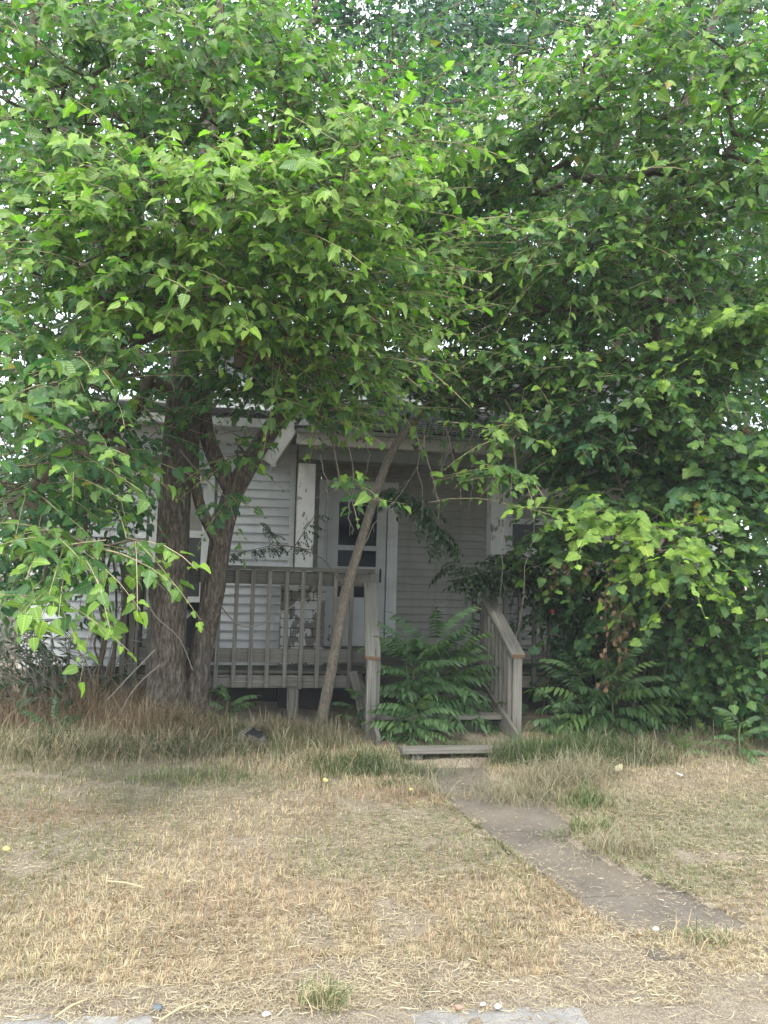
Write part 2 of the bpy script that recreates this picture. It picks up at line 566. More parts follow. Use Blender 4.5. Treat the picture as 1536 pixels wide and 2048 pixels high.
def siding(x0, x1, y, z0, z1, ex, mat, holes=()):
    z = z0
    mats_ = mat
    while z < z1 - .005:
        zt = min(z + ex, z1)
        segs = [(x0, x1)]
        for (hx0, hx1, hz0, hz1) in holes:
            if z < hz1 - .01 and zt > hz0 + .01:
                new = []
                for a, c in segs:
                    if hx1 <= a or hx0 >= c: new.append((a, c)); continue
                    if hx0 > a + .01: new.append((a, hx0))
                    if hx1 < c - .01: new.append((hx1, c))
                segs = new
        for a, c in segs:
            wv = [random.uniform(-.0015, .0015) for _ in range(2)]
            b = MB()
            n = len(b.v)
            lip, th = .034, .004
            prof = [(y - lip, z), (y - th, zt), (y + .004, zt), (y + .004, z + .004), (y - lip + .006, z + .004 - .004)]
            prof = [(y - lip + .010, z + .0015), (y - lip, z + .004), (y - lip, z + .012), (y - th, zt + .003), (y + .004, zt + .003), (y + .004, z + .0015)]
            for xx, dz in ((a, wv[0]), (c, wv[1])):
                b.v.extend((xx, p[0], p[1] + dz) for p in prof)
            k = len(prof)
            for q in range(k):
                r2 = (q + 1) % k
                b.face((q, r2, k + r2, k + q), [(0, q), (0, q + 1), (1, q + 1), (1, q)])
            b.face(tuple(range(k - 1, -1, -1)), [(0, 0)] * k)
            b.face(tuple(range(k, 2 * k)), [(0, 0)] * k)
            b.build('siding_board', mats_, house)
        z = zt


def hx(px, y): return float(at(px, 1130, y=y)[0])
def hz(px, py, y): return float(at(px, py, y=y)[2])


XL = hx(60, YL)                          # left corner of the house
XC = hx(583, YL)                         # corner board beside the column
XR = 6.6
WX0, WX1 = hx(312, YL), hx(408, YL)      # window opening of the left wing
WZ1, WZ0 = hz(360, 965, YL), hz(360, 1200, YL)
siding(XL + .06, XC - .05, YL, .42, 3.16, .1015, M['siding'], [(WX0 - .12, WX1 + .12, WZ0 - .12, WZ1 + .12)])
DX0, DX1 = hx(652, YW), hx(770, YW)      # door leaf
DZ0, DZ1 = .57, hz(710, 978, YW)
FX0, FX1 = hx(634, YW), hx(793, YW)      # casing outside
W2X0, W2X1 = hx(1018, YW), hx(1066, YW) + .55
W2Z0, W2Z1 = hz(1040, 1100, YW), hz(1040, 985, YW)
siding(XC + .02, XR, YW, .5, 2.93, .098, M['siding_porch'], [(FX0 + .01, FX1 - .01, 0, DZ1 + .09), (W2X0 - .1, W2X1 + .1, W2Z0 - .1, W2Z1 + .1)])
# walls behind the boards, return wall, back
b = MB()
b.box(XL + .01, XC - .02, YL + .012, YL + .12, .45, 3.2)
b.box(XC - .13, XC - .02, YL + .13, YW + .12, .45, 3.2)
b.box(XC - .01, FX0 + .02, YW + .012, YW + .12, .45, 3.0)
b.box(FX1 - .02, XR, YW + .012, YW + .12, .45, 3.0)
b.box(FX0 + .03, FX1 - .03, YW + .012, YW + .12, DZ1 + .06, 3.0)
b.box(FX0 + .03, FX1 - .03, YW + .09, YW + .2, .45, DZ1 + .055)
b.box(XL + .01, XL + .12, YL + .13, 16, .45, 3.2)
b.box(XR - .12, XR, YW + .13, 16, .45, 3.0)
b.box(XL + .13, XR - .13, 15.9, 16, .45, 3.0)
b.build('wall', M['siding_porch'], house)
b = MB()
b.box(XL + .03, XC - .03, YL + .03, YL + .2, -.1, .43)
b.box(XC, XR, YC + .1, YC + .25, -.1, .44)
b.box(XL + .03, XL + .2, YL + .21, 16, -.1, .43)
b.build('foundation', M['pit'], house)
MB().box(XC - .01, XR, YC - .18, YW + .01, .45, .53).build('porch_floor', M['deck_dark'], house)
# corner boards
for x0, x1, y, z0, z1 in ((XL - .05, XL + .06, YL, .40, 3.14), (XC - .05, XC + .015, YL, .42, 3.0)):
    MB().box(x0, x1, y - .028, y + .006, z0, z1).build('corner_board', M['trim'], house)


def window(name, x0, x1, z0, z1, y, glass, split, label=None, curtain=None):
    fr = MB()
    t = .085
    fr.box(x0 - t, x0, y - .034, y + .03, z0 - t, z1 + t)
    fr.box(x1, x1 + t, y - .034, y + .03, z0 - t, z1 + t)
    fr.box(x0, x1, y - .036, y + .03, z1, z1 + t)
    fr.box(x0 - t - .03, x1 + t + .03, y - .055, y - .035, z0 - t - .03, z0 - t + .01)
    fr.box(x0, x1, y - .036, y + .03, z0 - t, z0)
    wn = fr.build(name, M['trim'], house)
    if label: wn['label'] = label
    zs = z0 + (z1 - z0) * split
    sa = MB()
    for a, c, dy in ((z0, zs, -.012), (zs + .002, z1, .008)):
        sa.box(x0 + .001, x0 + .04, y + dy, y + dy + .025, a, c)
        sa.box(x1 - .04, x1 - .001, y + dy, y + dy + .025, a, c)
        sa.box(x0 + .041, x1 - .041, y + dy, y + dy + .025, a, a + .04)
        sa.box(x0 + .041, x1 - .041, y + dy, y + dy + .025, c - .04, c)
    o = link('sash', sa.mesh('sash', M['trim']), wn, (0, 0, 0))
    for a, c, dy, gm in ((z0 + .04, zs - .04, .001, glass), (zs + .042, z1 - .04, .02, curtain or glass)):
        p = MB().box(x0 + .04, x1 - .04, y + dy, y + dy + .005, a, c, .001)
        link('pane', p.mesh('pane', gm), wn, (0, 0, 0))
    return wn


window('window', WX0, WX1, WZ0, WZ1, YL, M['glass_dusty'], .56, None, M['curtain'])
window('window', W2X0, W2X1, W2Z0, W2Z1, YW, M['glass_dusty'], .5)
# door casing and storm door
b = MB()
b.box(FX0, DX0 - .03, YW - .04, YW + .02, .53, DZ1 + .1)
b.box(DX1 + .045, FX1, YW - .04, YW + .02, .53, DZ1 + .1)
b.box(DX0 - .029, DX1 + .044, YW - .04, YW + .02, DZ1 + .012, DZ1 + .1)
b.box(DX1 + .012, DX1 + .04, YW - .055, YW - .005, .53, DZ1 + .01)
b.box(DX0 - .028, DX0 - .006, YW - .055, YW - .005, .53, DZ1 + .01)
b.build('door_frame', M['trim'], house)
dr = MB()
yd = YW - .03
st0, st1 = .145, .13
PZ = [hz(710, 1005, YW), hz(710, 1091, YW), hz(710, 1101, YW), hz(710, 1133, YW), hz(735, 1155, YW), hz(735, 1195, YW)]
dr.box(DX0, DX0 + st0, yd - .016, yd + .02, DZ0, DZ1)
dr.box(DX1 - st1, DX1, yd - .016, yd + .02, DZ0, DZ1)
dr.box(DX0 + st0, DX1 - st1, yd - .016, yd + .02, PZ[0], DZ1)
dr.box(DX0 + st0, DX1 - st1, yd - .016, yd + .02, PZ[2], PZ[1])
dr.box(DX0 + st0, DX1 - st1, yd - .016, yd + .02, PZ[4], PZ[3])
dr.box(DX0 + st0, DX1 - st1, yd - .016, yd + .02, DZ0, DZ0 + .09)
door = dr.build('storm_door', M['door'], house)
door['label'] = 'pale grey storm door with two dark panes'
for a, c in ((PZ[1], PZ[0]), (PZ[3], PZ[2]), (PZ[5], PZ[4])):
    link('pane', MB().box(DX0 + st0, DX1 - st1, yd + .002, yd + .007, a, c, .001).mesh('pane', M['glass']), door, (0, 0, 0))
link('kick_panel', MB().box(DX0 + st0, DX1 - st1, yd - .004, yd + .01, DZ0 + .09, PZ[5], .01).mesh('kick_panel', M['door']), door, (0, 0, 0))
pk = []                                   # flaking patches on the lower door
b = MB()
for k in range(34):
    cx, cz = DX0 + .05 + abs(random.gauss(0, .11)), DZ0 + .06 + abs(random.gauss(0, .11))
    if cx > DX1 - .2: continue
    s = random.uniform(.007, .02)
    yy = yd - .0172 if cx < DX0 + st0 - .02 or cz < DZ0 + .08 else yd - .0052
    a0 = random.uniform(0, 6)
    b.poly([(cx + s * math.cos(a0 + q * 1.05) * random.uniform(.3, .7), yy, cz + s * math.sin(a0 + q * 1.05) * random.uniform(.9, 1.7)) for q in range(6)][::-1])
link('flaked_paint', b.mesh('flaked_paint', M['black']), door, (0, 0, 0))
b = MB()
hxx = hx(760, YW)
b.box(hxx - .012, hxx + .012, yd - .03, yd - .017, hz(760, 1165, YW), hz(760, 1138, YW), .004)
b.beam((hxx, yd - .05, hz(760, 1163, YW)), (hxx, yd - .06, hz(760, 1141, YW)), .014, .016)
b.box(hxx - .006, hxx + .006, yd - .05, yd - .029, hz(760, 1162, YW), hz(760, 1162, YW) + .012, .002)
b.box(hxx - .006, hxx + .006, yd - .055, yd - .029, hz(760, 1143, YW) - .012, hz(760, 1143, YW), .002)
link('handle', b.mesh('handle', M['black']), door, (0, 0, 0))
MB().box(FX0, FX1, YW - .12, YW - .045, .531, .565).build('door_sill', M['deck_dark'], house)


# columns on masonry piers
def column(pc, pw):
    x = hx(pc, YC)
    hw = .5 * pw / FPX * 8.8
    ztop = 2.74
    b = MB()
    b.box(x - hw, x + hw, YC - hw, YC + hw, 1.42, ztop, .006)
    b.build('column', M['peel'], house)
    MB().box(x - hw - .03, x + hw + .03, YC - hw - .03, YC + hw + .03, 1.365, 1.42, .006).build('column_base', M['peel'], house)
    pier = MB().box(x - .25, x + .25, YC - .22, YC + .22, 1.30, 1.364, .01).build('pier', M['peel_bad'], house)
    z = .40
    row = 0
    while z < 1.29:
        zt = min(z + .1, 1.298)
        xs = [-.245, -.02, .245] if row % 2 else [-.245, -.13, .11, .245]
        for a, c in zip(xs[:-1], xs[1:]):
            j = random.uniform(-.012, .006)
            q = MB().box(x + a + .004, x + c - .004, YC - .215 + j, YC + .21, z + .004, zt - .004, .012)
            link('block', q.mesh('block', M['peel_bad']), pier, (0, 0, 0))
        z = zt
        row += 1
    link('mortar', MB().box(x - .235, x + .235, YC - .2, YC + .2, .0, 1.299).mesh('mortar', M['pit']), pier, (0, 0, 0))  # dark joints; below deck level the colour also paints in shade
    return x


CX1 = column(607, 34)
CX2 = column(992, 34)
CX3 = column(1420, 34)
# porch roof
EZ = hz(780, 871, 8.38)
ZB = hz(780, 929, YC)
MB().box(XC + .02, XR + .1, YC - .11, YC + .11, ZB, ZB + .17).build('porch_beam', M['beam'], house)
sf = MB()
xx = XC + .02
while xx < XR:
    x1 = min(xx + .105, XR)
    q = MB().box(xx + .0025, x1 - .0025, 8.42, YC - .115, EZ - .13, EZ - .118, .003)
    q.build('soffit_board', M['soffit'], house)
    xx = x1
MB().box(XC + .02, XR + .1, YC + .112, YW - .03, ZB + .14, ZB + .155).build('porch_ceiling', M['soffit'], house)
MB().box(XC - .02, XR + .15, 8.39, 8.418, EZ - .15, EZ + .02).build('fascia', M['fascia'], house)
MB().beam((XC - .02, 8.365, EZ), (XR + .15, 8.365, EZ), .05, .045).build('drip_edge', M['beam'], house)


def roof_plane(x0, x1, y0, z0, y1, z1, n):
    rf = MB()
    dy, dz = (y1 - y0), (z1 - z0)
    rf.poly([(x0, y0, z0 - .03), (x0, y1, z1 - .03), (x1, y1, z1 - .03), (x1, y0, z0 - .03)])
    rf.poly([(x0, y0, z0), (x1, y0, z0), (x1, y1, z1), (x0, y1, z1)])
    rf.poly([(x0, y0, z0 - .03), (x1, y0, z0 - .03), (x1, y0, z0), (x0, y0, z0)])
    rf.poly([(x0, y0, z0 - .03), (x0, y0, z0), (x0, y1, z1), (x0, y1, z1 - .03)])
    o = rf.build('roof', M['shingle'], house)
    s = MB()
    for k in range(n):
        f0, f1 = k / n, min(1, (k + 1.25) / n)
        x = x0 - random.uniform(0, .25)
        while x < x1:
            xe = min(x + random.uniform(.26, .34), x1)
            xa = max(x, x0)
            if xe - xa > .02:
                j = random.uniform(0, .004)
                a = (xa + .004, y0 + dy * f0 - .012, z0 + dz * f0 + .016 + j)
                bb = (xe - .004, a[1], a[2])
                c = (xe - .004, y0 + dy * f1, z0 + dz * f1 + .004)
                d = (xa + .004, c[1], c[2])
                s.poly([a, bb, c, d])
                s.poly([(a[0], a[1], a[2] - .012), (bb[0], bb[1], bb[2] - .012), bb, a])
            x = xe
    sh = link('shingle_courses', s.mesh('shingle_courses', M['shingle']), o, (0, 0, 0))
    sh['kind'] = 'stuff'
    return o


roof_plane(XC - .05, XR + .2, 8.36, EZ + .03, 10.42, EZ + .78, 14)
# upper half storey and left wing roof
siding(-.75, 5.6, 10.4, EZ + .6, 4.42, .1015, M['siding'])
MB().box(-.75, 5.6, 10.412, 10.5, 2.9, 4.45).build('upper_wall', M['siding'], house)
MB().box(-.95, 5.8, 10.1, 10.39, 4.43, 4.47).build('eave', M['trim'], house)
roof_plane(-.95, 5.8, 10.08, 4.5, 13.0, 5.0, 10)
roof_plane(XL - .3, XC + .02, 8.62, 3.24, 11.5, 3.9, 14)
MB().box(XL - .3, XC - .02, 8.62, 8.64, 3.11, 3.215).build('fascia', M['trim'], house)
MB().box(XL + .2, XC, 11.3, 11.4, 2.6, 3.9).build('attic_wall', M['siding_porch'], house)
q = MB().box(XL - .28, XC - .04, 8.642, YL - .02, 3.115, 3.13)
q.build('soffit', M['trim'], house)
MB().box(XL + .06, XC - .05, YL - .05, YL - .022, 2.98, 3.112).build('frieze_board', M['trim'], house)
# cornice return at the porch end: boxed rake with two slopes
ra, rb, rc = at(543, 930, y=8.5), at(594, 853, y=8.5), at(652, 897, y=8.5)
for p, q in ((ra, rb), (rc, rb)):
    d = (q - p) / np.linalg.norm(q - p)
    n_ = np.array([-d[2], 0, d[0]]) * (1 if d[0] > 0 else -1)
    b = MB()
    b.beam(p + n_ * .05, q + n_ * .05, .03, .15, up=tuple(n_))
    b.build('rake_board', M['trim'], house)
    b = MB()
    b.beam(p + np.array([0, .25, 0]) - n_ * .03, q + np.array([0, .25, 0]) - n_ * .03, .46, .02, up=tuple(n_))
    b.build('soffit', M['soffit'], house)
    b = MB()
    b.beam(p + np.array([0, .25, 0]) + n_ * .14, q + np.array([0, .25, 0]) + n_ * .14, .56, .025, up=tuple(n_))
    b.build('rake_cap', M['shingle'], house)
MB().box(ra[0] - .004, ra[0] + .05, 8.49, YL - .03, ra[2] - .02, ra[2] + .14).build('cornice_return', M['trim'], house)

# ================================================================== DECK AND STEPS
YD = 8.0
deck = empty('wooden_deck', 'weathered grey wooden deck with a slatted railing in front of the porch', 'deck', (.2, 8.2, 0))
DL, DR = hx(252, YD), hx(748, YD)
SL, SR = DR + .02, hx(966, YD)          # gap for the steps
DEND = 4.9
zc = 1.575                               # top of the cap rail


def railing(x0, x1, n_off, left_post=True):
    tilt = .012
    MB().beam((x0 - .04, YD - .012, zc - .019), (x1 + .03, YD - .012, zc - .019 - tilt), .14, .038).build('cap_rail', M['deck_dark'], deck)
    MB().beam((x0, YD + .002, zc - .115), (x1, YD + .002, zc - .115 - tilt), .036, .14).build('upper_rail', M['deck_dark'], deck)
    MB().beam((x0, YD + .002, .665), (x1, YD + .002, .66), .036, .14).build('lower_rail', M['deck_wood'], deck)
    x = x0 + n_off
    k = 0
    while x < x1 - .04:
        b = MB()
        j = random.uniform(-.008, .008)
        b.beam((x + j, YD - .038, .345 + random.uniform(-.01, .01)), (x + random.uniform(-.006, .006), YD - .038, zc - .041), .042, .04, (0, 1, 0))
        bo = b.build('baluster', M['deck_wood'], deck)
        b = MB()
        for zz in (.4, .67, zc - .12):
            b.box(x - .004, x + .004, YD - .0605, YD - .057, zz - .004, zz + .004, .001)
        link('nail', b.mesh('nail', M['nail']), bo, (0, 0, 0))
        x += .1675
        k += 1


railing(DL + .05, DR - .03, .205)
railing(SR + .12, DEND, .12)
for x, y in ((DL + .02, YD - .04), (DL + .115, YD - .005), (hx(592, YD), YD + .05), (DR + .0, YD + .03), (SR + .06, YD + .03), (DEND, YD + .03)):
    zt = zc - .05 if y != YD + .05 else .34
    MB().beam((x, y, -.05), (x, y, zt), .088 if y != YD - .04 else .05, .088, (0, 1, 0)).build('post', M['deck_wood'], deck)
xq = hx(600, YD)
MB().beam((xq + .015, YD + .03, -.05), (xq + .012, YD + .03, .34), .038, .088, (0, 1, 0)).build('post', M['deck_wood'], deck)
b = MB().beam((hx(281, 8.5), 8.5, .4), (hx(281, 8.5), 8.5, 1.5), .1, .06, (0, 1, 0))
b.build('post', M['deck_dark'], deck)  # post standing in shade, darkened through its wood colour
for x0, x1 in ((DL + .04, DR + .05), (SR + .02, DEND)):
    MB().beam((x0, YD + .002, .405), (x1, YD + .002, .40), .036, .125).build('rim_joist', M['deck_wood'], deck)
MB().beam((SL, YD + .03, .39), (SR, YD + .03, .39), .036, .14).build('rim_joist', M['deck_dark'], deck)
for k in range(6):
    y = YD + .035 + k * .142
    yy = y + .067
    if yy + .07 > YC - .19: break
    MB().beam((DL - .02, yy, .49), (DEND, yy, .49), .136, .034).build('deck_board', M['deck_dark'], deck)
for k in range(12):
    x = DL + .12 + k * .52
    if x < DEND:
        MB().beam((x, YD + .045, .405), (x, YC - .2, .405), .038, .13).build('joist', M['deck_dark'], deck)
for y in (8.2, 8.45):                     # left side rail going back to the house
    pass
MB().beam((DL + .02, YD + .02, zc - .02), (DL + .02, YL - .03, zc - .02), .09, .036).build('cap_rail', M['deck_dark'], deck)
MB().beam((DL + .02, YD + .04, .66), (DL + .02, YL - .03, .66), .036, .13).build('lower_rail', M['deck_wood'], deck)
for k in range(5):
    MB().beam((DL - .015, YD + .15 + k * .165, .36), (DL - .015, YD + .15 + k * .165, zc - .04), .04, .04, (0, 1, 0)).build('baluster', M['deck_wood'], deck)

steps = empty('wooden_steps', 'weathered wooden front steps with sloping handrails half buried in green saplings', 'steps', (1.75, 7.1, 0))
PB = at(1043, 1480, z=0.0)               # foot of the right hand post
YB = PB[1]
XBR = PB[0]
XBL = hx(746, YB)
hr_t = at(972, 1190, y=YD - .03)
hr_b = at(1036, 1312, y=YB - .07)
hl_t = at(741, 1168, y=YD - .03)
hl_b = at(746, 1316, y=YB - .07)
for p, q, lab in ((hr_t, hr_b, 'r'), (hl_t, hl_b, 'l')):
    d = (q - p) / np.linalg.norm(q - p)
    n_ = np.cross(np.array([1.0, 0, 0]), d)
    n_ = n_ * np.sign(n_[2])
    hb = MB().beam(p, q, .138, .038, up=tuple(n_)).build('handrail', M['post_wood'], steps)
    e = MB().beam(q + d * .001, q + d * .004, .13, .032, up=tuple(n_))
    link('cut_end', e.mesh('cut_end', M['cut_end']), hb, (0, 0, 0))
    off = np.array([-.02 if lab == 'r' else .02, 0, 0])
    MB().beam(p - n_ * .09 + off, q - n_ * .09 - d * .06 + off, .036, .135, up=tuple(n_)).build('guard_board', M['post_wood'], steps)
    # balusters under the handrail
    nb = 8
    for k in range(nb):
        f_ = (k + .35) / nb
        c = p + (q - p) * f_
        zt = c[2] - .05
        zb = max(.06, .46 - .5 * f_)
        MB().beam((c[0] + off[0] * 2.7, c[1], zb), (c[0] + off[0] * 2.7, c[1], zt), .038, .042, (0, 1, 0)).build('baluster', M['deck_wood'], steps)
    MB().beam((q[0] + (0.01 if lab == 'r' else .0), YB, -.05), (q[0] + (0.01 if lab == 'r' else .0), YB, q[2] - .01), .088, .088, (0, 1, 0)).build('post', M['post_wood'], steps)
    # stringer
    sx = q[0] - .09 if lab == 'r' else q[0] + .02
    MB().beam((sx, YD - .03, .38), (sx, YB - .35, .02), .038, .23, (0, -.5, 1)).build('stringer', M['deck_wood'], steps)
sp = MB()                                 # loose sloping board at the left of the steps
p0, p1 = at(706, 1345, y=YD - .07), at(742, 1490, y=7.25)
sp.beam(p0, p1, .085, .04, (0, -1, .3))
o = sp.build('skirt_board', M['post_wood'], steps)
TX0, TX1 = XBL - .02, XBR - .06
t1 = at(900, 1530, y=6.35)
for z, y, dx in ((.335, 7.62, 0), (.20, 7.18, 0), (.10, 6.28, -.05)):
    for k in range(1 if z == .10 else 2):
        MB().beam((TX0 + dx + (.22 if z == .10 else 0), y + k * .145, z), (TX1 + dx, y + k * .145, z + random.uniform(-.008, .008)), .138, .04).build('tread', M['deck_wood'], steps)
for z, y in ((.255, 7.66), (.1, 7.22)):
    MB().beam((TX0 + .05, y, z), (TX1 - .02, y, z), .02, .1).build('riser', M['deck_dark'], steps)
for x_ in (TX0 + .3, TX1 - .2):
    MB().beam((x_, 6.28, -.05), (x_, 6.28, .079), .09, .1, (0, 1, 0)).build('block', M['deck_dark'], steps)

# ================================================================== LEAF SHAPES
def row_leaf(prof, rows, fold=.18, curl=.25, wave=0.0, seed=0, petiole=.3):
    """ovate leaf along +X (length 1), normal +Z; prof(v) = half width; returns V, F(tris), UV"""
    r_ = np.random.default_rng(seed)
    V, UV, F = [], [], []

    def z_at(v, u): return fold * abs(u) - curl * v * v + wave * math.sin(v * 9 + (1 if u > 0 else 2.2)) * abs(u) * 1.5
    if petiole:
        V += [(-petiole, .0, .05), (-petiole, .016, .05), (0, .014, 0), (0, -.014, 0)]
        UV += [(0, .02)] * 4
        F += [(0, 3, 2), (0, 2, 1)]
    n0 = len(V)
    V.append((0, 0, 0)); UV.append((0, 0))
    base = n0
    prev = None
    for v in rows:
        hl = prof(v) * (1 + r_.uniform(-.07, .07))
        hr = prof(v) * (1 + r_.uniform(-.07, .07))
        i = len(V)
        for u in (-hl, 0, hr):
            V.append((v - (.10 if v < .18 else .02) * abs(u) / .4 * (1 if v < .3 else 0), u, z_at(v, u)))
            UV.append((u, v))
        if prev is None:
            F += [(base, i, i + 1), (base, i + 1, i + 2)]
        else:
            F += [(prev, i, i + 1), (prev, i + 1, prev + 1), (prev + 1, i + 1, i + 2), (prev + 1, i + 2, prev + 2)]
        prev = i
    t = len(V)
    V.append((1.0, r_.uniform(-.03, .03), z_at(1.0, 0))); UV.append((0, 1))
    F += [(prev, t, prev + 1), (prev + 1, t, prev + 2)]
    return np.array(V), np.array([f[::-1] for f in F]), np.array(UV)


def ovate(v): return .40 * math.sin(math.pi * min(1, v ** .62)) ** .75 * (1 - .28 * v)
def lobed(v): return ovate(v) * (1.12 if v < .42 else (.62 if v < .58 else 1.15))
def lanceo(v): return .15 * math.sin(math.pi * min(1, v ** .7)) ** .8


ROWS_H = [.06, .16, .28, .42, .56, .70, .84, .93]
ROWS_M = [.10, .30, .55, .80]
LEAF_H = [row_leaf(ovate, ROWS_H, .22, .22, .07, 1), row_leaf(ovate, ROWS_H, -.12, .38, .09, 2), row_leaf(ovate, ROWS_H, .40, .30, .05, 3),
          row_leaf(lobed, [.06, .18, .34, .46, .55, .66, .82, .93], .25, .28, .06, 4), row_leaf(ovate, ROWS_H, .75, .15, .10, 11), row_leaf(ovate, ROWS_H, .15, .75, .12, 12), row_leaf(lobed, [.06, .18, .34, .46, .55, .66, .82, .93], -.2, .5, .12, 13)]
LEAF_M = [row_leaf(ovate, ROWS_M, .25, .25, .0, 5), row_leaf(ovate, ROWS_M, .1, .4, .05, 6), row_leaf(lobed, [.12, .34, .5, .74], .3, .2, 0, 7)]
LEAF_L = [row_leaf(ovate, [.34], .25, .3, 0, 8, 0), row_leaf(ovate, [.42], .1, .4, 0, 9, 0), row_leaf(ovate, [.25, .65], .1, .4, 0, 10, 0)]


def grape_leaf(seed, n=27, cup=.12):
    r_ = np.random.default_rng(seed)
    V, UV, F = [(.0, 0, 0), (.42, 0, cup * .3)], [(0, 0), (0, .42)], []
    V += [(-.42, -.012, .03), (-.42, .012, .03), (0, .014, 0)]
    UV += [(0, .02)] * 3
    F += [(2, 0, 4), (2, 4, 3)]
    th = np.linspace(-math.pi * .90, math.pi * .90, n)
    i0 = len(V)
    for k, a in enumerate(th):
        lob = 1 + .17 * math.cos(3.05 * a) + (.10 if k % 2 else -.06)
        rr = .50 * lob * (1 + r_.uniform(-.05, .05)) * (1.12 if abs(a) < .15 else 1)
        x, y = .40 + rr * math.cos(a), rr * math.sin(a) * 1.02
        if abs(a) > 2.6: x -= .06
        V.append((x, y, -cup * (rr * 2) ** 2 * .5 + .06 * math.sin(a * 4 + seed)))
        UV.append((y, x))
    for k in range(n - 1):
        F.append((1, i0 + k, i0 + k + 1))
    F += [(1, 0, i0), (1, i0 + n - 1, 0)]
    return np.array(V), np.array(F), np.array(UV)


GRAPE = [grape_leaf(s, 27, c) for s, c in ((1, .12), (2, .3), (3, -.1))]
GRAPE_M = [grape_leaf(s, 13, c) for s, c in ((4, .15), (5, .3))]


def place_leaves(protos, P, A, Nn, size, col):
    """leaf arrays: P positions, A axes, Nn normals, size, col (n,3) -> V, F, UV, COL"""
    A = nrm(A)
    B = nrm(np.cross(Nn, A))
    Z = np.cross(A, B)
    which = rng.integers(0, len(protos), len(P))
    Vs, Fs, Us, Cs = [], [], [], []
    off = 0
    for k, (V, F, UV) in enumerate(protos):
        s = np.where(which == k)[0]
        if not len(s): continue
        M3 = np.stack([A[s], B[s], Z[s]], 1) * size[s][:, None, None]
        W = np.einsum('kc,ncd->nkd', V, M3) + P[s][:, None, :]
        n, kk = len(s), len(V)
        Vs.append(W.reshape(-1, 3))
        Fs.append((F[None] + (np.arange(n) * kk)[:, None, None] + off).reshape(-1, 3))
        Us.append(np.tile(UV, (n, 1)))
        Cs.append(np.repeat(col[s], kk, 0))
        off += n * kk
    if not Vs: return None
    return np.concatenate(Vs), np.concatenate(Fs), np.concatenate(Us), np.concatenate(Cs)


def project(P):
    D = P - CAM
    z = D @ _f
    return 768 + FPX * (D @ _r) / z, 1024 - FPX * (D @ _u) / z, z


# ------------------------------------------------------------------ tubes
def tube(V, F, pts, rad, sides=6, rough=0.0, cap=False, uvs=None):
    pts = np.asarray(pts, float)
    rad = np.asarray(rad, float)
    n = len(pts)
    T = np.gradient(pts, axis=0)
    T = nrm(T)
    ref = np.array([0, 0, 1.0]) if abs(T[0][2]) < .8 else np.array([1.0, 0, 0])
    off = len(V)
    ang = np.linspace(0, 2 * math.pi, sides, endpoint=False)
    for i in range(n):
        s = np.cross(T[i], ref)
        s = s / np.linalg.norm(s)
        t = np.cross(s, T[i])
        ref = np.cross(T[i], s) * -1 if False else t
        ring = pts[i] + rad[i] * (np.cos(ang)[:, None] * s + np.sin(ang)[:, None] * t)
        V.extend(map(tuple, ring))
    for i in range(n - 1):
        for k in range(sides):
            a, b = off + i * sides + k, off + i * sides + (k + 1) % sides
            F.append((a, b, b + sides, a + sides))
    return V, F


def smooth_path(pts, rad, step=.12):
    pts, rad = np.asarray(pts, float), np.asarray(rad, float)
    d = np.concatenate([[0], np.cumsum(np.linalg.norm(np.diff(pts, axis=0), axis=1))])
    n = max(3, int(d[-1] / step))
    s = np.linspace(0, d[-1], n)
    P = np.stack([np.interp(s, d, pts[:, c]) for c in range(3)], 1)
    r_ = np.interp(s, d, rad)
    for _ in range(max(1, int(.12 / step * 2))):
        P[1:-1] = .25 * P[:-2] + .5 * P[1:-1] + .25 * P[2:]
    return P, r_


def trunk_mesh(name, paths, mat, sides=40, step=.05, ridge=.10):
    """bark-ridged trunk from (points, radii) paths"""
    Vs, Fs, off = [], [], 0
    for pts, rad in paths:
        P, r_ = smooth_path(pts, rad, step)
        ns = sides if r_.max() > .1 else (20 if r_.max() > .04 else 10)
        V, F = tube([], [], P, r_, ns)
        V = np.array(V).reshape(len(P), ns, 3)
        a = np.linspace(0, 2 * math.pi, ns, endpoint=False)
        cyl = np.stack([np.cos(a)[None, :] * np.ones((len(P), 1)) * 2.6, np.sin(a)[None, :] * np.ones((len(P), 1)) * 2.6,
                        np.arange(len(P))[:, None] * step * 1.7 * np.ones((1, ns))], -1)
        k = vn(cyl, 1.0, 3) * .6 + vn(cyl * np.array([2.6, 2.6, 1.2]), 1.0, 7) * .4 - .5
        fl = vn(cyl * np.array([.4, .4, .35]), 1.0, 11) - .5
        sc = 1 + ridge * k + .13 * fl
        V = P[:, None, :] + (V - P[:, None, :]) * sc[..., None]
        Vs.append(V.reshape(-1, 3))
        Fs.append(np.array(F) + off)
        off += len(V) * ns
    return np_mesh(name, np.concatenate(Vs), np.concatenate(Fs), mat, smooth=True)


# ================================================================== TREES
UP = np.array([0, 0, 1.0])


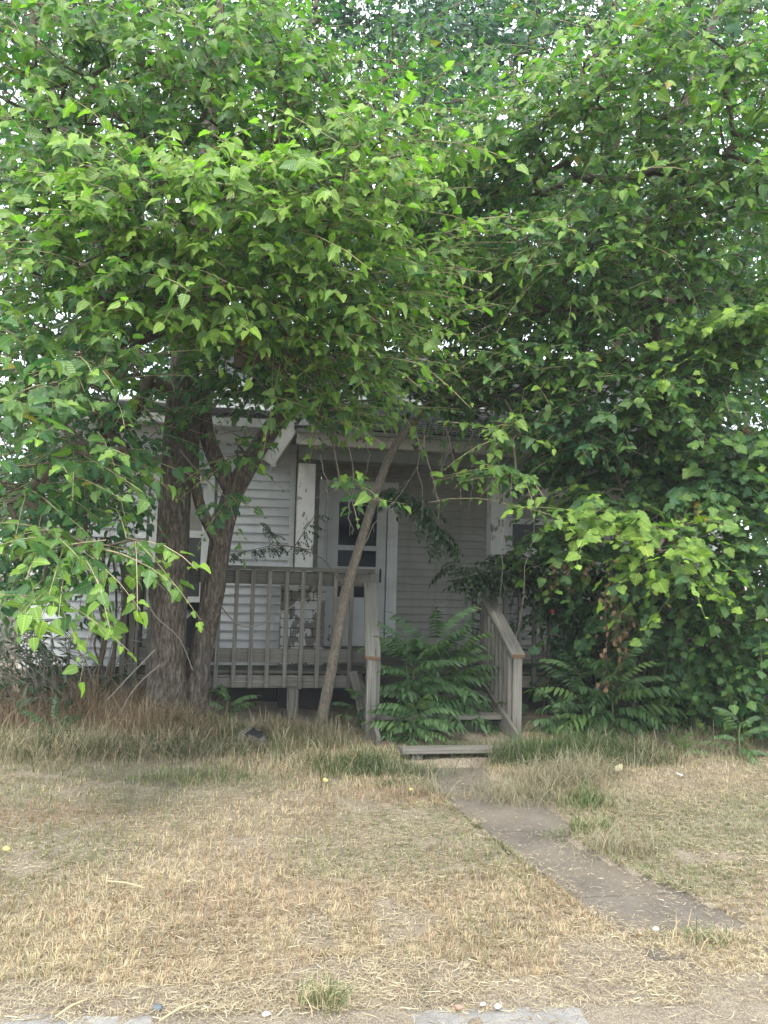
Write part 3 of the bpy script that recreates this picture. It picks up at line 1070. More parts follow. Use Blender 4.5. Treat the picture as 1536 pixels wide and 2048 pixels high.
def grow_tree(root, limbs, boughs, leafsize, cols, mats, near=5.9, far=9.5, keep_leaf=300, name_twig='twigs', droop=.35, protos=None, nleaf=10, upbias=.0, face=.25, dens=1.0):
    """limbs: list of (name, points, radii); boughs: (centre xyz, radii xyz, sprays, leaf tint 0..1: young growth plus painted brightness)"""
    nodes, par, isl = [], [], []
    for nm, pts, rad in limbs:
        P, r_ = smooth_path(pts, rad, .25)
        for i, p in enumerate(P):
            nodes.append(p); par.append(len(nodes) - 2 if i else -1); isl.append(True)
    origin = np.array(limbs[0][1][len(limbs[0][1]) // 2], float)
    T, DIR, LEAF_TINT = [], [], []
    for c, r_, n, leaf_tint in boughs:
        n = max(2, int(n * dens))
        c, r_ = np.array(c, float), np.array(r_, float)
        d = nrm(rng.normal(size=(n, 3)))
        rad = rng.random(n) ** (1 / 2.2)
        p = c + d * r_ * rad[:, None]
        out = c - origin
        out[2] *= .35
        out = nrm(out[None])[0]
        dr = out[None] * .55 + d * np.array([.75, .75, .30]) + rng.normal(size=(n, 3)) * .3 + UP * upbias
        dr[:, 2] = dr[:, 2] * .55 - .04
        T.append(p); DIR.append(nrm(dr)); LEAF_TINT.append(np.full(n, leaf_tint))
    T, DIR, LEAF_TINT = np.concatenate(T), np.concatenate(DIR), np.concatenate(LEAF_TINT)
    order = np.argsort(np.linalg.norm(T - origin, axis=1))
    cap = len(nodes) + len(T) * 14
    ND = np.zeros((cap, 3)); ND[:len(nodes)] = nodes
    cnt = len(nodes)
    PR = list(par); CH = np.zeros(cap)
    chains = []
    for t in order:
        p = T[t]
        d2 = np.linalg.norm(ND[:cnt] - p, axis=1)
        k = int(np.argmin(d2 + .0 * ND[:cnt, 2]))
        dist = d2[k]
        m = max(1, min(12, int(dist / .22)))
        a = ND[k].copy()
        ch = [k]
        jit = rng.normal(size=3) * .10 * dist
        for q in range(1, m + 1):
            f_ = q / m
            pos = a + (p - a) * f_ + (jit + UP * .10 * dist) * math.sin(math.pi * f_) + (rng.normal(size=3) * .012 if q < m else 0)
            ND[cnt] = pos
            PR.append(ch[-1]); ch.append(cnt); cnt += 1
        chains.append(ch)
    # pipe model radii
    w_ = np.zeros(cnt)
    for ch in chains: w_[ch[-1]] += 1
    for i in range(cnt - 1, -1, -1):
        if PR[i] >= 0 and PR[i] < i: w_[PR[i]] += w_[i]
    RD = np.clip(.0034 * np.maximum(w_, 1) ** .47, .003, .055)
    Vb, Fb, Vt, Ft = [], [], [], []
    big = []
    for ch in chains:
        r_ = RD[ch].copy(); r_[0] = min(r_[0], r_[1] * 1.3)
        pts = ND[ch]
        if r_.max() > .017: big.append((pts, r_))
        else: tube(Vt, Ft, pts, r_, 4)
    for nm, pts, rad in limbs:
        if nm in ('trunk', 'limb'):
            link(nm, trunk_mesh(nm, [(pts, rad)], mats['bark']), root)
    for pts, r_ in big:
        V, F = tube([], [], pts, r_, 7)
        link('branch', np_mesh('branch', np.array(V), np.array(F), mats['branch'], smooth=True), root)
    # sprays: twig + leaves
    n = len(T)
    L = rng.uniform(.38, .72, n) * (leafsize / .1) ** .5
    PP, AA, NN, SS, CC = [], [], [], [], []
    sprays_v, sprays_f = [], []
    droops = rng.uniform(.1, 1.0, n) * droop
    lat = nrm(np.cross(DIR, UP))
    for q in range(nleaf):
        f_ = (q + .6) / nleaf
        pos = T + DIR * (L * f_)[:, None] - UP * (droops * L * f_ * f_)[:, None] + rng.normal(size=(n, 3)) * .012
        side = np.where((q + np.arange(n)) % 2 == 0, 1.0, -1.0)
        if q == nleaf - 1: side *= .1
        ax = DIR * .5 + lat * (side * .8)[:, None] - UP * rng.uniform(.0, .75, n)[:, None] + rng.normal(size=(n, 3)) * .28
        tocam = nrm(CAM - T)
        nn = UP * .8 + DIR * .25 + tocam * face + rng.normal(size=(n, 3)) * .38
        sz = leafsize * rng.choice([.45, .65, .8, .95, 1.1, 1.3], n) * rng.uniform(.9, 1.1, n) * (1.0 if f_ < .7 else .8)
        ax = nrm(ax)
        PP.append(pos + ax * (.28 * sz)[:, None]); AA.append(ax); NN.append(nn); SS.append(sz)
        yy = np.clip(LEAF_TINT * (.55 + .6 * f_) + rng.normal(size=n) * .16, 0, 1)
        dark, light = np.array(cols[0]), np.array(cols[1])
        c = dark + (light - dark) * (yy ** 1.7)[:, None]  # besides young tips, front boughs are painted brighter and inner ones darker
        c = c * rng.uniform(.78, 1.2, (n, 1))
        sick = rng.random(n) < .005
        c = np.where(sick[:, None], np.array([.22, .19, .03]), c)
        CC.append(c)
    # twigs of the sprays
    near_s = np.linalg.norm(T - CAM, axis=1)
    fr = np.array([0, .35, .7, 1.0])
    for i in range(n):
        pts = T[i] + DIR[i] * (L[i] * fr)[:, None] - UP * (droops[i] * L[i] * fr ** 2)[:, None]
        if near_s[i] < 9:
            tube(sprays_v, sprays_f, pts, [.0036, .003, .0024, .0012], 3)
    if Vt: tag(link('twigs', np_mesh('twigs', np.array(Vt), np.array(Ft), mats['branch'], smooth=True), root), kind='stuff')
    if sprays_v: tag(link('shoots', np_mesh('shoots', np.array(sprays_v), np.array(sprays_f), mats['shoot'], smooth=True), root), kind='stuff')
    P, A, NV, SZ, CO = map(np.concatenate, (PP, AA, NN, SS, CC))
    px, py, z = project(P)
    vis = (z > .4) & (px > -500) & (px < 2036) & (py > -500) & (py < 2200)
    other = ~vis
    inf = vis & (px > 0) & (px < 1536) & (py > 0) & (py < 2048)
    rank = np.where(inf, SZ / z, -1)
    top = np.argsort(-rank)[:keep_leaf * 3]
    top = rng.permutation(top[rank[top] > 0])[:keep_leaf]
    pick = np.zeros(len(P), bool); pick[top] = True
    H, Md, Lo = protos or (LEAF_H, LEAF_M, LEAF_L)
    A = nrm(A); B = nrm(np.cross(NV, A)); Z = np.cross(A, B)
    # individual leaves: shared meshes in a few tints
    key = {}
    q5 = np.clip(((CO[:, 0] / max(1e-6, CO[:, 0].max())) * 5).astype(int), 0, 4)
    for i in top:
        kq, kp = int(q5[i]), int(rng.integers(0, len(H)))
        if (kq, kp) not in key:
            V, F, UV = H[kp]
            key[(kq, kp)] = np_mesh('leaf', V, F, mats['leaf'], UV, np.tile(CO[(q5 == kq)].mean(0), (len(V), 1)), True)
        o = bpy.data.objects.new('leaf', key[(kq, kp)])
        C.objects.link(o)
        o.parent = root
        m = np.eye(4); m[:3, 0], m[:3, 1], m[:3, 2] = A[i] * SZ[i], B[i] * SZ[i], Z[i] * SZ[i]
        m[:3, 3] = P[i] - np.array(root.location)
        o.matrix_local = Matrix(m.tolist())
    dist = z
    out = []
    for msk, pr in ((vis & ~pick & (dist < near), H), (vis & ~pick & (dist >= near) & (dist < far), Md), ((vis & ~pick & (dist >= far)) | other, Lo)):
        s = np.where(msk)[0]
        if len(s):
            res = place_leaves(pr, P[s], A[s], NV[s], SZ[s], CO[s])
            out.append(res)
    off = 0
    FF = []
    for r_ in out:
        FF.append(r_[1] + off); off += len(r_[0])
    me = np_mesh('foliage', np.concatenate([r_[0] for r_ in out]), np.concatenate(FF), mats['leaf'], np.concatenate([r_[2] for r_ in out]), np.concatenate([r_[3] for r_ in out]), True)
    tag(link('foliage', me, root), kind='stuff')
    return len(P)


def pl(spec):                             # (px, py, y, r) list -> points, radii
    return [at(a, b, y=c) for a, b, c, _ in spec], [d for *_, d in spec]


def bl(spec):                             # (px, py, y, rx, ry, rz, n, leaf tint) list
    return [(at(a, b, y=c), (x, y, z), n, g_) for a, b, c, x, y, z, n, g_ in spec]


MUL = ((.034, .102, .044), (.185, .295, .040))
MATS = dict(bark=M['bark'], branch=M['twig'], shoot=M['twig_pale'], leaf=M['leaf'])

ta = empty('mulberry_tree', 'big tree with the thickest straight furrowed trunk, left of the deck railing', 'tree', tuple(at(335, 1450, z=0)), 'trees around the porch')
A_limbs = [('trunk',) + tuple(pl([(328, 1470, 7.42, .27), (332, 1425, 7.42, .215), (334, 1350, 7.42, .172), (340, 1200, 7.42, .158), (347, 1050, 7.42, .154), (354, 900, 7.42, .148), (366, 760, 7.4, .14), (378, 640, 7.4, .13), (392, 520, 7.35, .11), (410, 380, 7.3, .085), (425, 200, 7.2, .06), (440, 30, 7.1, .04), (450, -140, 7.0, .03)])),
           ('limb',) + tuple(pl([(372, 700, 7.4, .085), (300, 600, 7.3, .065), (215, 440, 7.1, .05), (130, 260, 7.0, .04), (70, 80, 6.9, .028)])),
           ('limb',) + tuple(pl([(384, 610, 7.35, .075), (405, 560, 6.9, .06), (440, 535, 6.3, .05), (500, 530, 5.7, .035), (560, 500, 5.3, .022)])),
           ('limb',) + tuple(pl([(380, 640, 7.35, .06), (330, 660, 6.7, .04), (270, 690, 6.0, .03), (210, 760, 5.4, .02)])),
           ('limb',) + tuple(pl([(396, 480, 7.3, .07), (480, 380, 7.1, .05), (580, 250, 6.9, .035), (640, 120, 6.8, .025)]))]
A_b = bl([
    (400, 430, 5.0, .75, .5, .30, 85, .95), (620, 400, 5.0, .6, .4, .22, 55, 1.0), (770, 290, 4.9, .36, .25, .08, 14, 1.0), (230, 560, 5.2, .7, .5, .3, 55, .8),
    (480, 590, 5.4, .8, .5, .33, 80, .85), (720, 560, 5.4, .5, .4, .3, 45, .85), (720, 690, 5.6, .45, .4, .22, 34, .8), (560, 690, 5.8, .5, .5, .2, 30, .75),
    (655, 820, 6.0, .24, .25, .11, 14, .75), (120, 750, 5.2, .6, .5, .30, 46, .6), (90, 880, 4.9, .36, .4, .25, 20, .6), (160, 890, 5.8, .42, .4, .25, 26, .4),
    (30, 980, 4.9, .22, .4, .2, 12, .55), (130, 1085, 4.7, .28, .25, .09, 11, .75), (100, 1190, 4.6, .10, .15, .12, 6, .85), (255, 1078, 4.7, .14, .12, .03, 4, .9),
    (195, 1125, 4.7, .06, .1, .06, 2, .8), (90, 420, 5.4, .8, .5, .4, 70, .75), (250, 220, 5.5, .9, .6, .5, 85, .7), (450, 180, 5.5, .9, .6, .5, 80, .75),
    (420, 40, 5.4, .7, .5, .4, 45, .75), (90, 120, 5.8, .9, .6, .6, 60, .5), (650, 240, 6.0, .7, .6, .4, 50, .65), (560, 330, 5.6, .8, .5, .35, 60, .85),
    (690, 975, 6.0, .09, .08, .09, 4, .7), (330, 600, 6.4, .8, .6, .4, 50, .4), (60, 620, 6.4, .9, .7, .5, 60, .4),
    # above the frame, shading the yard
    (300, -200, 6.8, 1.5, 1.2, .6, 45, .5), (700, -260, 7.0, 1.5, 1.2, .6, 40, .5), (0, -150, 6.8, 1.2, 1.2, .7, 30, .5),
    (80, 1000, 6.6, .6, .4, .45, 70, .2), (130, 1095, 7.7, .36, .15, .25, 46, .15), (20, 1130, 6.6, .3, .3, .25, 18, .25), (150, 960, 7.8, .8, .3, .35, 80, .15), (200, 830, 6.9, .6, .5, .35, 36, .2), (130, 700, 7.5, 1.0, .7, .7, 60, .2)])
grow_tree(ta, A_limbs, A_b, .085, MUL, MATS, near=5.3, dens=1.45)

tb = empty('forked_tree', 'leaning tree with a forked dark trunk right beside the thick straight trunk', 'tree', tuple(at(385, 1445, z=0)), 'trees around the porch')
B_limbs = [('trunk',) + tuple(pl([(376, 1465, 7.6, .22), (384, 1420, 7.58, .165), (398, 1320, 7.55, .112), (428, 1180, 7.52, .110), (442, 1070, 7.5, .107), (463, 990, 7.5, .102), (490, 940, 7.5, .10), (522, 885, 7.48, .085), (556, 830, 7.45, .07), (590, 760, 7.4, .06), (620, 640, 7.3, .05), (660, 480, 7.2, .04), (720, 300, 7.2, .03), (780, 120, 7.2, .02)])),
           ('limb',) + tuple(pl([(466, 985, 7.5, .088), (438, 935, 7.5, .082), (415, 880, 7.5, .076), (408, 830, 7.5, .07), (418, 740, 7.45, .062), (440, 620, 7.4, .055), (470, 450, 7.3, .045), (500, 300, 7.2, .03)])),
           ('limb',) + tuple(pl([(440, 1090, 7.5, .07), (420, 1055, 7.48, .06), (398, 1010, 7.46, .052), (388, 950, 7.44, .048), (390, 880, 7.42, .044), (396, 800, 7.4, .04), (360, 690, 7.3, .03), (300, 600, 7.2, .02)]))]
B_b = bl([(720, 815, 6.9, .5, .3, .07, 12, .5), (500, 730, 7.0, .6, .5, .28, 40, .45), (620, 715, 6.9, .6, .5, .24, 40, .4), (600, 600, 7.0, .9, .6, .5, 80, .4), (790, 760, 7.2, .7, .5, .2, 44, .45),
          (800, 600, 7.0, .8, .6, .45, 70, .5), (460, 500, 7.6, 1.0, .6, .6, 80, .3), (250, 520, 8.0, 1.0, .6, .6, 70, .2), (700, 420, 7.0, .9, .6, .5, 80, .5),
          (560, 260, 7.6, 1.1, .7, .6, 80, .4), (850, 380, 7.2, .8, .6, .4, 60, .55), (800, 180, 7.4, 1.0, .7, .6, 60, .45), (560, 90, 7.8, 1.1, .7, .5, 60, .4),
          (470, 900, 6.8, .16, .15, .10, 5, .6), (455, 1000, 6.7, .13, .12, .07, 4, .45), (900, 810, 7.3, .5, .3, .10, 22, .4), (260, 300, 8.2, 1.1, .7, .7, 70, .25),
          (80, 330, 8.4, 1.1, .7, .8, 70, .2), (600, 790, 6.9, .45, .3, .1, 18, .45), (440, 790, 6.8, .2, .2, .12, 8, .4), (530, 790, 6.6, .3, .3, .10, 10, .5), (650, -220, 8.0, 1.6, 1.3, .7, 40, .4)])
grow_tree(tb, B_limbs, B_b, .080, MUL, MATS, near=5.6, far=8.6, dens=1.5)

tcx = empty('sapling', 'thin leaning sapling trunk crossing in front of the storm door', 'tree', tuple(at(638, 1468, z=0)), 'trees around the porch')
Cp = pl([(636, 1475, 7.3, .066), (645, 1430, 7.3, .055), (663, 1340, 7.3, .051), (685, 1215, 7.3, .051), (691, 1185, 7.3, .054), (712, 1115, 7.3, .046), (737, 1035, 7.3, .043), (752, 985, 7.3, .046), (773, 925, 7.3, .039), (800, 872, 7.3, .038), (835, 835, 7.3, .033), (880, 790, 7.35, .026), (930, 740, 7.4, .02)])
C_b = bl([(950, 735, 7.3, .7, .5, .2, 42, .35), (1000, 660, 7.4, .7, .5, .35, 60, .35), (860, 755, 7.3, .5, .4, .12, 24, .4), (1070, 790, 7.2, .45, .4, .22, 32, .3), (960, 800, 7.0, .3, .3, .12, 12, .35)])
grow_tree(tcx, [('trunk',) + tuple(Cp)], C_b, .085, MUL, dict(MATS, bark=M['bark_young']), near=6.4)
# bare side shoot of the sapling and dead hanging twigs below the canopy
V_, F_ = [], []
tube(V_, F_, [at(686, 1170, y=7.28), at(650, 1120, y=7.2), at(600, 1095, y=7.15), at(545, 1090, y=7.1)], [.009, .007, .005, .002], 5)
link('side_shoot', np_mesh('side_shoot', np.array(V_), np.array(F_), M['twig'], smooth=True), tcx)
V_, F_ = [], []
hang = [(828, 840, 845, 1040, 7.0), (850, 860, 880, 1040, 6.9), (905, 850, 870, 1010, 7.1), (930, 850, 955, 930, 7.1), (690, 880, 715, 1030, 6.6), (640, 910, 660, 1015, 6.6),
        (700, 1000, 705, 1070, 6.4), (740, 860, 730, 960, 7.1), (780, 850, 770, 930, 7.2), (890, 850, 925, 1010, 7.0), (960, 860, 935, 1020, 7.2), (715, 1110, 835, 930, 7.0), (1008, 930, 1000, 1240, 6.9), (1075, 960, 1030, 1310, 6.9)]
for a, b, c, d, y in hang:
    n = 6
    p, q = at(a, b, y=y), at(c, d, y=y)
    pts = [p + (q - p) * k / n + np.array([random.gauss(0, .02), random.gauss(0, .02), 0]) * (1 if 0 < k else 0) for k in range(n + 1)]
    tube(V_, F_, pts, np.linspace(.0052, .0022, n + 1), 4)
    for k in range(2, n):
        if random.random() < .5:
            e = pts[k] + np.array([random.gauss(0, .06), random.gauss(0, .04), -random.uniform(.02, .12)])
            tube(V_, F_, [pts[k], (pts[k] + e) / 2 + np.array([0, 0, .01]), e], [.003, .0022, .0014], 3)
for k in range(120):                      # tangle of dead twigs under the eave and by the fork
    a = random.uniform(600, 980) if k < 80 else random.uniform(385, 540)
    b = random.uniform(780, 900) if k < 80 else random.uniform(780, 960)
    y = random.uniform(7.1, 7.9)
    p = at(a, b, y=y)
    d = np.array([random.gauss(0, .3), random.gauss(0, .2), random.gauss(-.05, .2)])
    tube(V_, F_, [p, p + d * .5 + np.array([random.gauss(0, .03)] * 3), p + d], [.0042, .003, .0015], 3)
tag(link('dead_twigs', np_mesh('dead_twigs', np.array(V_), np.array(F_), M['dead_twig'], smooth=True), tcx), kind='stuff')

td = empty('right_mulberry_tree', 'broad tree rising out of the vines at the right end of the porch', 'tree', tuple(at(1330, 1420, y=8.1) * np.array([1, 1, 0])), 'trees around the porch')
td.name = 'mulberry_tree'
D_limbs = [('trunk',) + tuple(pl([(1330, 1440, 8.1, .20), (1330, 1300, 8.1, .16), (1325, 1100, 8.0, .14), (1318, 900, 7.9, .13), (1310, 700, 7.8, .11), (1300, 500, 7.7, .09), (1320, 330, 7.5, .07), (1380, 180, 7.3, .05), (1440, 0, 7.1, .03)])),
           ('limb',) + tuple(pl([(1310, 640, 7.8, .08), (1230, 520, 7.6, .06), (1130, 400, 7.4, .05), (1050, 260, 7.3, .035), (1020, 120, 7.3, .02)])),
           ('limb',) + tuple(pl([(1318, 800, 7.85, .07), (1200, 720, 7.4, .05), (1090, 740, 7.0, .035), (1010, 800, 6.6, .02)]))]
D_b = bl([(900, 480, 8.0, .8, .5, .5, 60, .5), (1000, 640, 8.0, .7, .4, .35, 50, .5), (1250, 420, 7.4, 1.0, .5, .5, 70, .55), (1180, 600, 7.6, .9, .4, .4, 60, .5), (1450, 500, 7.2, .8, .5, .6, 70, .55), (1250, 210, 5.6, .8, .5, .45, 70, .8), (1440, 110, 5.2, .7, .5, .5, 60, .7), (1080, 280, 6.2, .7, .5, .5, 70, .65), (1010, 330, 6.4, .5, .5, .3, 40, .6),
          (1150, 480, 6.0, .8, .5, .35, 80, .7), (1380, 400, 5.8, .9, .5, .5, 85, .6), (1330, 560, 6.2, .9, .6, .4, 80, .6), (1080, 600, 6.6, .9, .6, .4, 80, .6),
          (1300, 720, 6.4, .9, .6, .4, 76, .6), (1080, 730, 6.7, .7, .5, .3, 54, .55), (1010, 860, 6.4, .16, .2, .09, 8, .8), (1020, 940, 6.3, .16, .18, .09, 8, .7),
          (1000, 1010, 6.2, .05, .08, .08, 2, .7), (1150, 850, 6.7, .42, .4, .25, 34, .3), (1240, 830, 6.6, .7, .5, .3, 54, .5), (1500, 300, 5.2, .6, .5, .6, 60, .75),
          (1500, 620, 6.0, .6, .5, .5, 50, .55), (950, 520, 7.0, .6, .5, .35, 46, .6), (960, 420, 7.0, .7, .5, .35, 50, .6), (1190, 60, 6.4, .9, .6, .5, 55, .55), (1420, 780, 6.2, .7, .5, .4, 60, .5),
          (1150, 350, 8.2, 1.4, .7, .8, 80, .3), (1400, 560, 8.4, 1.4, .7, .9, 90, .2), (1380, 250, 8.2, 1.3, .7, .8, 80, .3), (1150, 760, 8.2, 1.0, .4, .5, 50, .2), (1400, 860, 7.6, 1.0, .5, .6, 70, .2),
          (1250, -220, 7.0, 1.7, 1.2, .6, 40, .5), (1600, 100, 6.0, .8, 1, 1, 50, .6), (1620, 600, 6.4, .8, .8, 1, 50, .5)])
grow_tree(td, D_limbs, D_b, .085, MUL, MATS, near=5.6, far=8.6, dens=1.45)

te = empty('tall_tree', 'tall tree behind the house with dark forking limbs against the white sky', 'tree', (3.2, 15.6, 0), 'trees behind the house')
E_limbs = [('trunk',) + tuple(([(3.2, 15.6, 0), (3.2, 15.6, 3.0)] + pl([(835, 500, 15.5, .22), (840, 350, 15.5, .19), (845, 220, 15.5, .17), (866, 110, 15.4, .14), (882, 0, 15.4, .11), (890, -160, 15.3, .08)])[0],
                               [.32, .27, .22, .19, .17, .14, .11, .08])),
           ('limb',) + tuple(pl([(842, 290, 15.5, .12), (900, 200, 15.3, .10), (980, 120, 15.1, .085), (1040, 60, 15.0, .065), (1090, -20, 14.9, .05), (1150, -140, 14.8, .03)])),
           ('limb',) + tuple(pl([(838, 400, 15.5, .1), (960, 330, 14.9, .08), (1080, 250, 14.6, .06), (1180, 190, 14.4, .04)])),
           ('limb',) + tuple(pl([(840, 330, 15.5, .11), (720, 240, 15.2, .085), (600, 130, 15.0, .06), (520, 0, 14.9, .04)])),
           ('limb',) + tuple(pl([(838, 420, 15.5, .09), (680, 380, 15.0, .06), (520, 320, 14.6, .04), (300, 250, 14.2, .03)]))]
E_b = bl([(300, 720, 12.4, 1.0, .7, .45, 60, .15), (1510, 740, 12.2, 1.0, .7, .7, 60, .15), (1540, 430, 12.4, 1.0, .7, .9, 60, .2), (40, 30, 13.4, 1.6, .8, 1.0, 80, .2), (300, 20, 13.6, 1.6, .8, .8, 60, .2), (1330, 30, 13.4, 1.6, .8, .9, 70, .25), (880, 120, 12.8, .9, .6, .8, 30, .25), (900, 260, 12.8, 1.2, .6, .6, 44, .2), (1550, 950, 11.0, .8, .7, .7, 50, .15), (960, 130, 13.4, 1.3, .8, .8, 46, .25), (1230, 640, 12.8, 1.2, .8, .7, 70, .15), (1000, 520, 12.8, 1.4, .8, .7, 70, .15), (1180, 480, 12.8, 1.4, .8, .8, 70, .15), (1450, 640, 12.6, 1.2, .8, .9, 80, .15), (1480, 60, 13.4, 1.5, 1, 1, 70, .25), (760, 20, 13.6, 1.4, .8, .6, 60, .25), (1000, 40, 13.6, 1.2, .8, .6, 50, .25), (640, 480, 12.6, 1.5, .8, .7, 70, .15), (620, 120, 14.5, 1.9, 1.2, 1.2, 100, .25), (360, 120, 14.2, 1.9, 1.2, 1.4, 100, .2), (820, 130, 14.5, 1.4, 1.2, 1.2, 50, .3), (1080, 130, 14.3, 1.8, 1.2, 1.2, 80, .25), (1300, 120, 14.0, 1.9, 1.2, 1.4, 110, .25),
          (700, 380, 13.6, 1.9, 1.2, 1.1, 120, .2), (930, 400, 13.6, 1.6, 1.2, 1.0, 100, .2), (1160, 380, 13.6, 1.9, 1.2, 1.1, 120, .2), (1420, 350, 13.4, 1.9, 1.2, 1.4, 110, .2), (480, 380, 13.4, 1.9, 1.2, 1.1, 120, .15),
          (200, 300, 13.4, 1.9, 1.2, 1.6, 120, .15), (800, 580, 13.2, 1.6, 1.0, .8, 60, .15), (1080, 590, 13.2, 1.6, 1.0, .8, 60, .15), (1350, 600, 13.0, 1.9, 1.0, 1.0, 100, .15), (550, 560, 13.2, 1.9, 1.0, .8, 90, .15),
          (300, 560, 13.2, 1.9, 1.0, 1.0, 110, .15), (870, 40, 14.0, 1.2, 1.0, .9, 50, .25), (520, 30, 14.2, 1.6, 1.0, .9, 60, .2), (1100, 0, 14.0, 1.6, 1.0, .9, 60, .25), (700, -250, 14.6, 3, 2, 1.4, 90, .2), (1200, -250, 14.6, 3, 2, 1.4, 90, .2), (200, -200, 14.6, 3, 2, 1.4, 90, .2)])
grow_tree(te, E_limbs, E_b, .135, ((.032, .090, .046), (.085, .165, .055)), MATS, near=4, far=8, keep_leaf=60, nleaf=12, droop=.25, dens=2.3)

tf = empty('background_tree', 'dark leafy tree standing beyond the left corner of the house', 'tree', (-5.6, 13.5, 0), 'trees behind the house')
F_limbs = [('trunk', [(-5.6, 13.5, 0), (-5.5, 13.4, 2), (-5.3, 13.2, 4), (-5.0, 13, 6), (-4.6, 12.8, 8.5)], [.26, .22, .18, .14, .06])]
F_b = bl([(40, 780, 12.6, 1.3, 1, 1.2, 100, .12), (0, 930, 12.8, 1.0, 1, .9, 70, .15), (60, 560, 12.6, 1.5, 1, 1.3, 110, .12), (30, 330, 12.8, 1.7, 1, 1.4, 110, .15), (180, 700, 12.4, 1.0, 1, .8, 60, .1), (-120, 700, 12.6, 1.3, 1.2, 1.6, 90, .15),
          (40, 1060, 13.4, .9, .9, .4, 34, .45), (100, 60, 12.8, 1.7, 1, 1.3, 90, .15)])
grow_tree(tf, F_limbs, F_b, .13, ((.020, .052, .020), (.085, .15, .034)), MATS, near=4, far=8, keep_leaf=60, nleaf=9, droop=.25)

for nm, lab, x_, y_, w__, hh, nn in (('background_tree', 'wide green tree far off beyond the left edge of the yard', -11.5, 22, 2.6, 3.0, 260), ('background_tree', 'round green tree far off beyond the right end of the house', 15.5, 21, 3.2, 3.4, 240)):
    tr_ = empty(nm, lab, 'tree', (x_, y_, 0), 'trees behind the house')
    grow_tree(tr_, [('trunk', [(x_, y_, 0), (x_, y_, 1.6), (x_ + .2, y_, 3.5)], [.2, .17, .1])], [((x_, y_, 2.6), (w__, 1.6, 2.3), nn, .35), ((x_ + .6, y_, 4.4), (w__ * .8, 1.4, 1.6), nn // 2, .35)], .2, ((.022, .052, .02), (.09, .15, .035)), MATS, near=4, far=8, keep_leaf=0, nleaf=9)

# ================================================================== GRAPEVINE over the right end of the porch
gv = empty('grapevine', 'thick grapevine with toothed heart shaped leaves smothering the right end of the porch', 'vine', tuple(at(1300, 1460, z=0)))
G_limbs = [('stem',) + tuple(pl([(1290, 1450, 7.5, .03), (1292, 1300, 7.45, .026), (1285, 1150, 7.3, .022), (1300, 950, 7.1, .02), (1350, 800, 6.9, .016), (1420, 700, 6.6, .012)])),
           ('stem',) + tuple(pl([(1430, 1450, 7.3, .025), (1440, 1300, 7.2, .02), (1470, 1100, 6.9, .018), (1490, 900, 6.7, .014)])),
           ('stem',) + tuple(pl([(1300, 1440, 7.5, .02), (1200, 1250, 7.6, .018), (1180, 1050, 7.4, .014), (1130, 900, 7.2, .01)]))]
for nm, pts, rad in G_limbs:
    link('stem', trunk_mesh('stem', [(pts, rad)], M['bark']), gv)
G_b = bl([(1220, 1000, 6.6, .24, .25, .16, 18, .7), (1260, 1040, 5.7, .16, .12, .09, 8, 1.0), (1330, 1100, 5.7, .15, .12, .10, 8, 1.0), (1370, 1050, 5.8, .2, .15, .1, 9, .9), (1180, 1030, 5.7, .09, .1, .1, 5, 1.0), (1380, 1160, 5.8, .08, .1, .08, 4, 1.0),
          (1430, 680, 5.8, .3, .25, .1, 12, .95), (1500, 640, 5.6, .25, .25, .25, 22, .9), (1440, 970, 6.2, .4, .3, .25, 40, .4), (1500, 900, 5.9, .3, .3, .3, 36, .5), (1500, 1080, 6.0, .3, .3, .25, 34, .5),
          (1500, 1200, 6.3, .3, .3, .35, 40, .45), (1480, 1330, 6.6, .35, .3, .3, 40, .4), (1400, 1250, 6.9, .45, .3, .5, 70, .4), (1330, 1150, 7.0, .5, .3, .4, 60, .35), (1400, 1400, 7.0, .45, .3, .25, 50, .5),
          (1240, 1180, 7.4, .4, .3, .5, 60, .3), (1170, 1080, 7.4, .4, .3, .35, 50, .5), (1250, 900, 7.2, .6, .35, .4, 70, .4), (1160, 940, 7.2, .32, .3, .25, 34, .2), (1130, 1090, 7.0, .10, .12, .10, 5, .5),
          (1250, 1330, 7.7, .5, .3, .5, 64, .25), (1380, 950, 7.0, .5, .4, .4, 60, .35), (1350, 800, 6.9, .5, .4, .3, 44, .3), (1560, 1000, 6.6, .4, .6, 1.0, 70, .35), (1560, 1350, 7.0, .4, .6, .6, 60, .4), (1200, 1250, 8.0, .7, .2, .6, 60, .05),
          (1300, 1420, 7.6, .7, .3, .3, 40, .08)])
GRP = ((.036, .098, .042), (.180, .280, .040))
grow_tree(gv, G_limbs, G_b, .092, GRP, dict(bark=M['bark'], branch=M['twig'], shoot=M['green_stem'], leaf=M['grape']), near=7.2, far=9, protos=(GRAPE, GRAPE_M, GRAPE_M), nleaf=8, droop=.55, face=.3, dens=1.35)
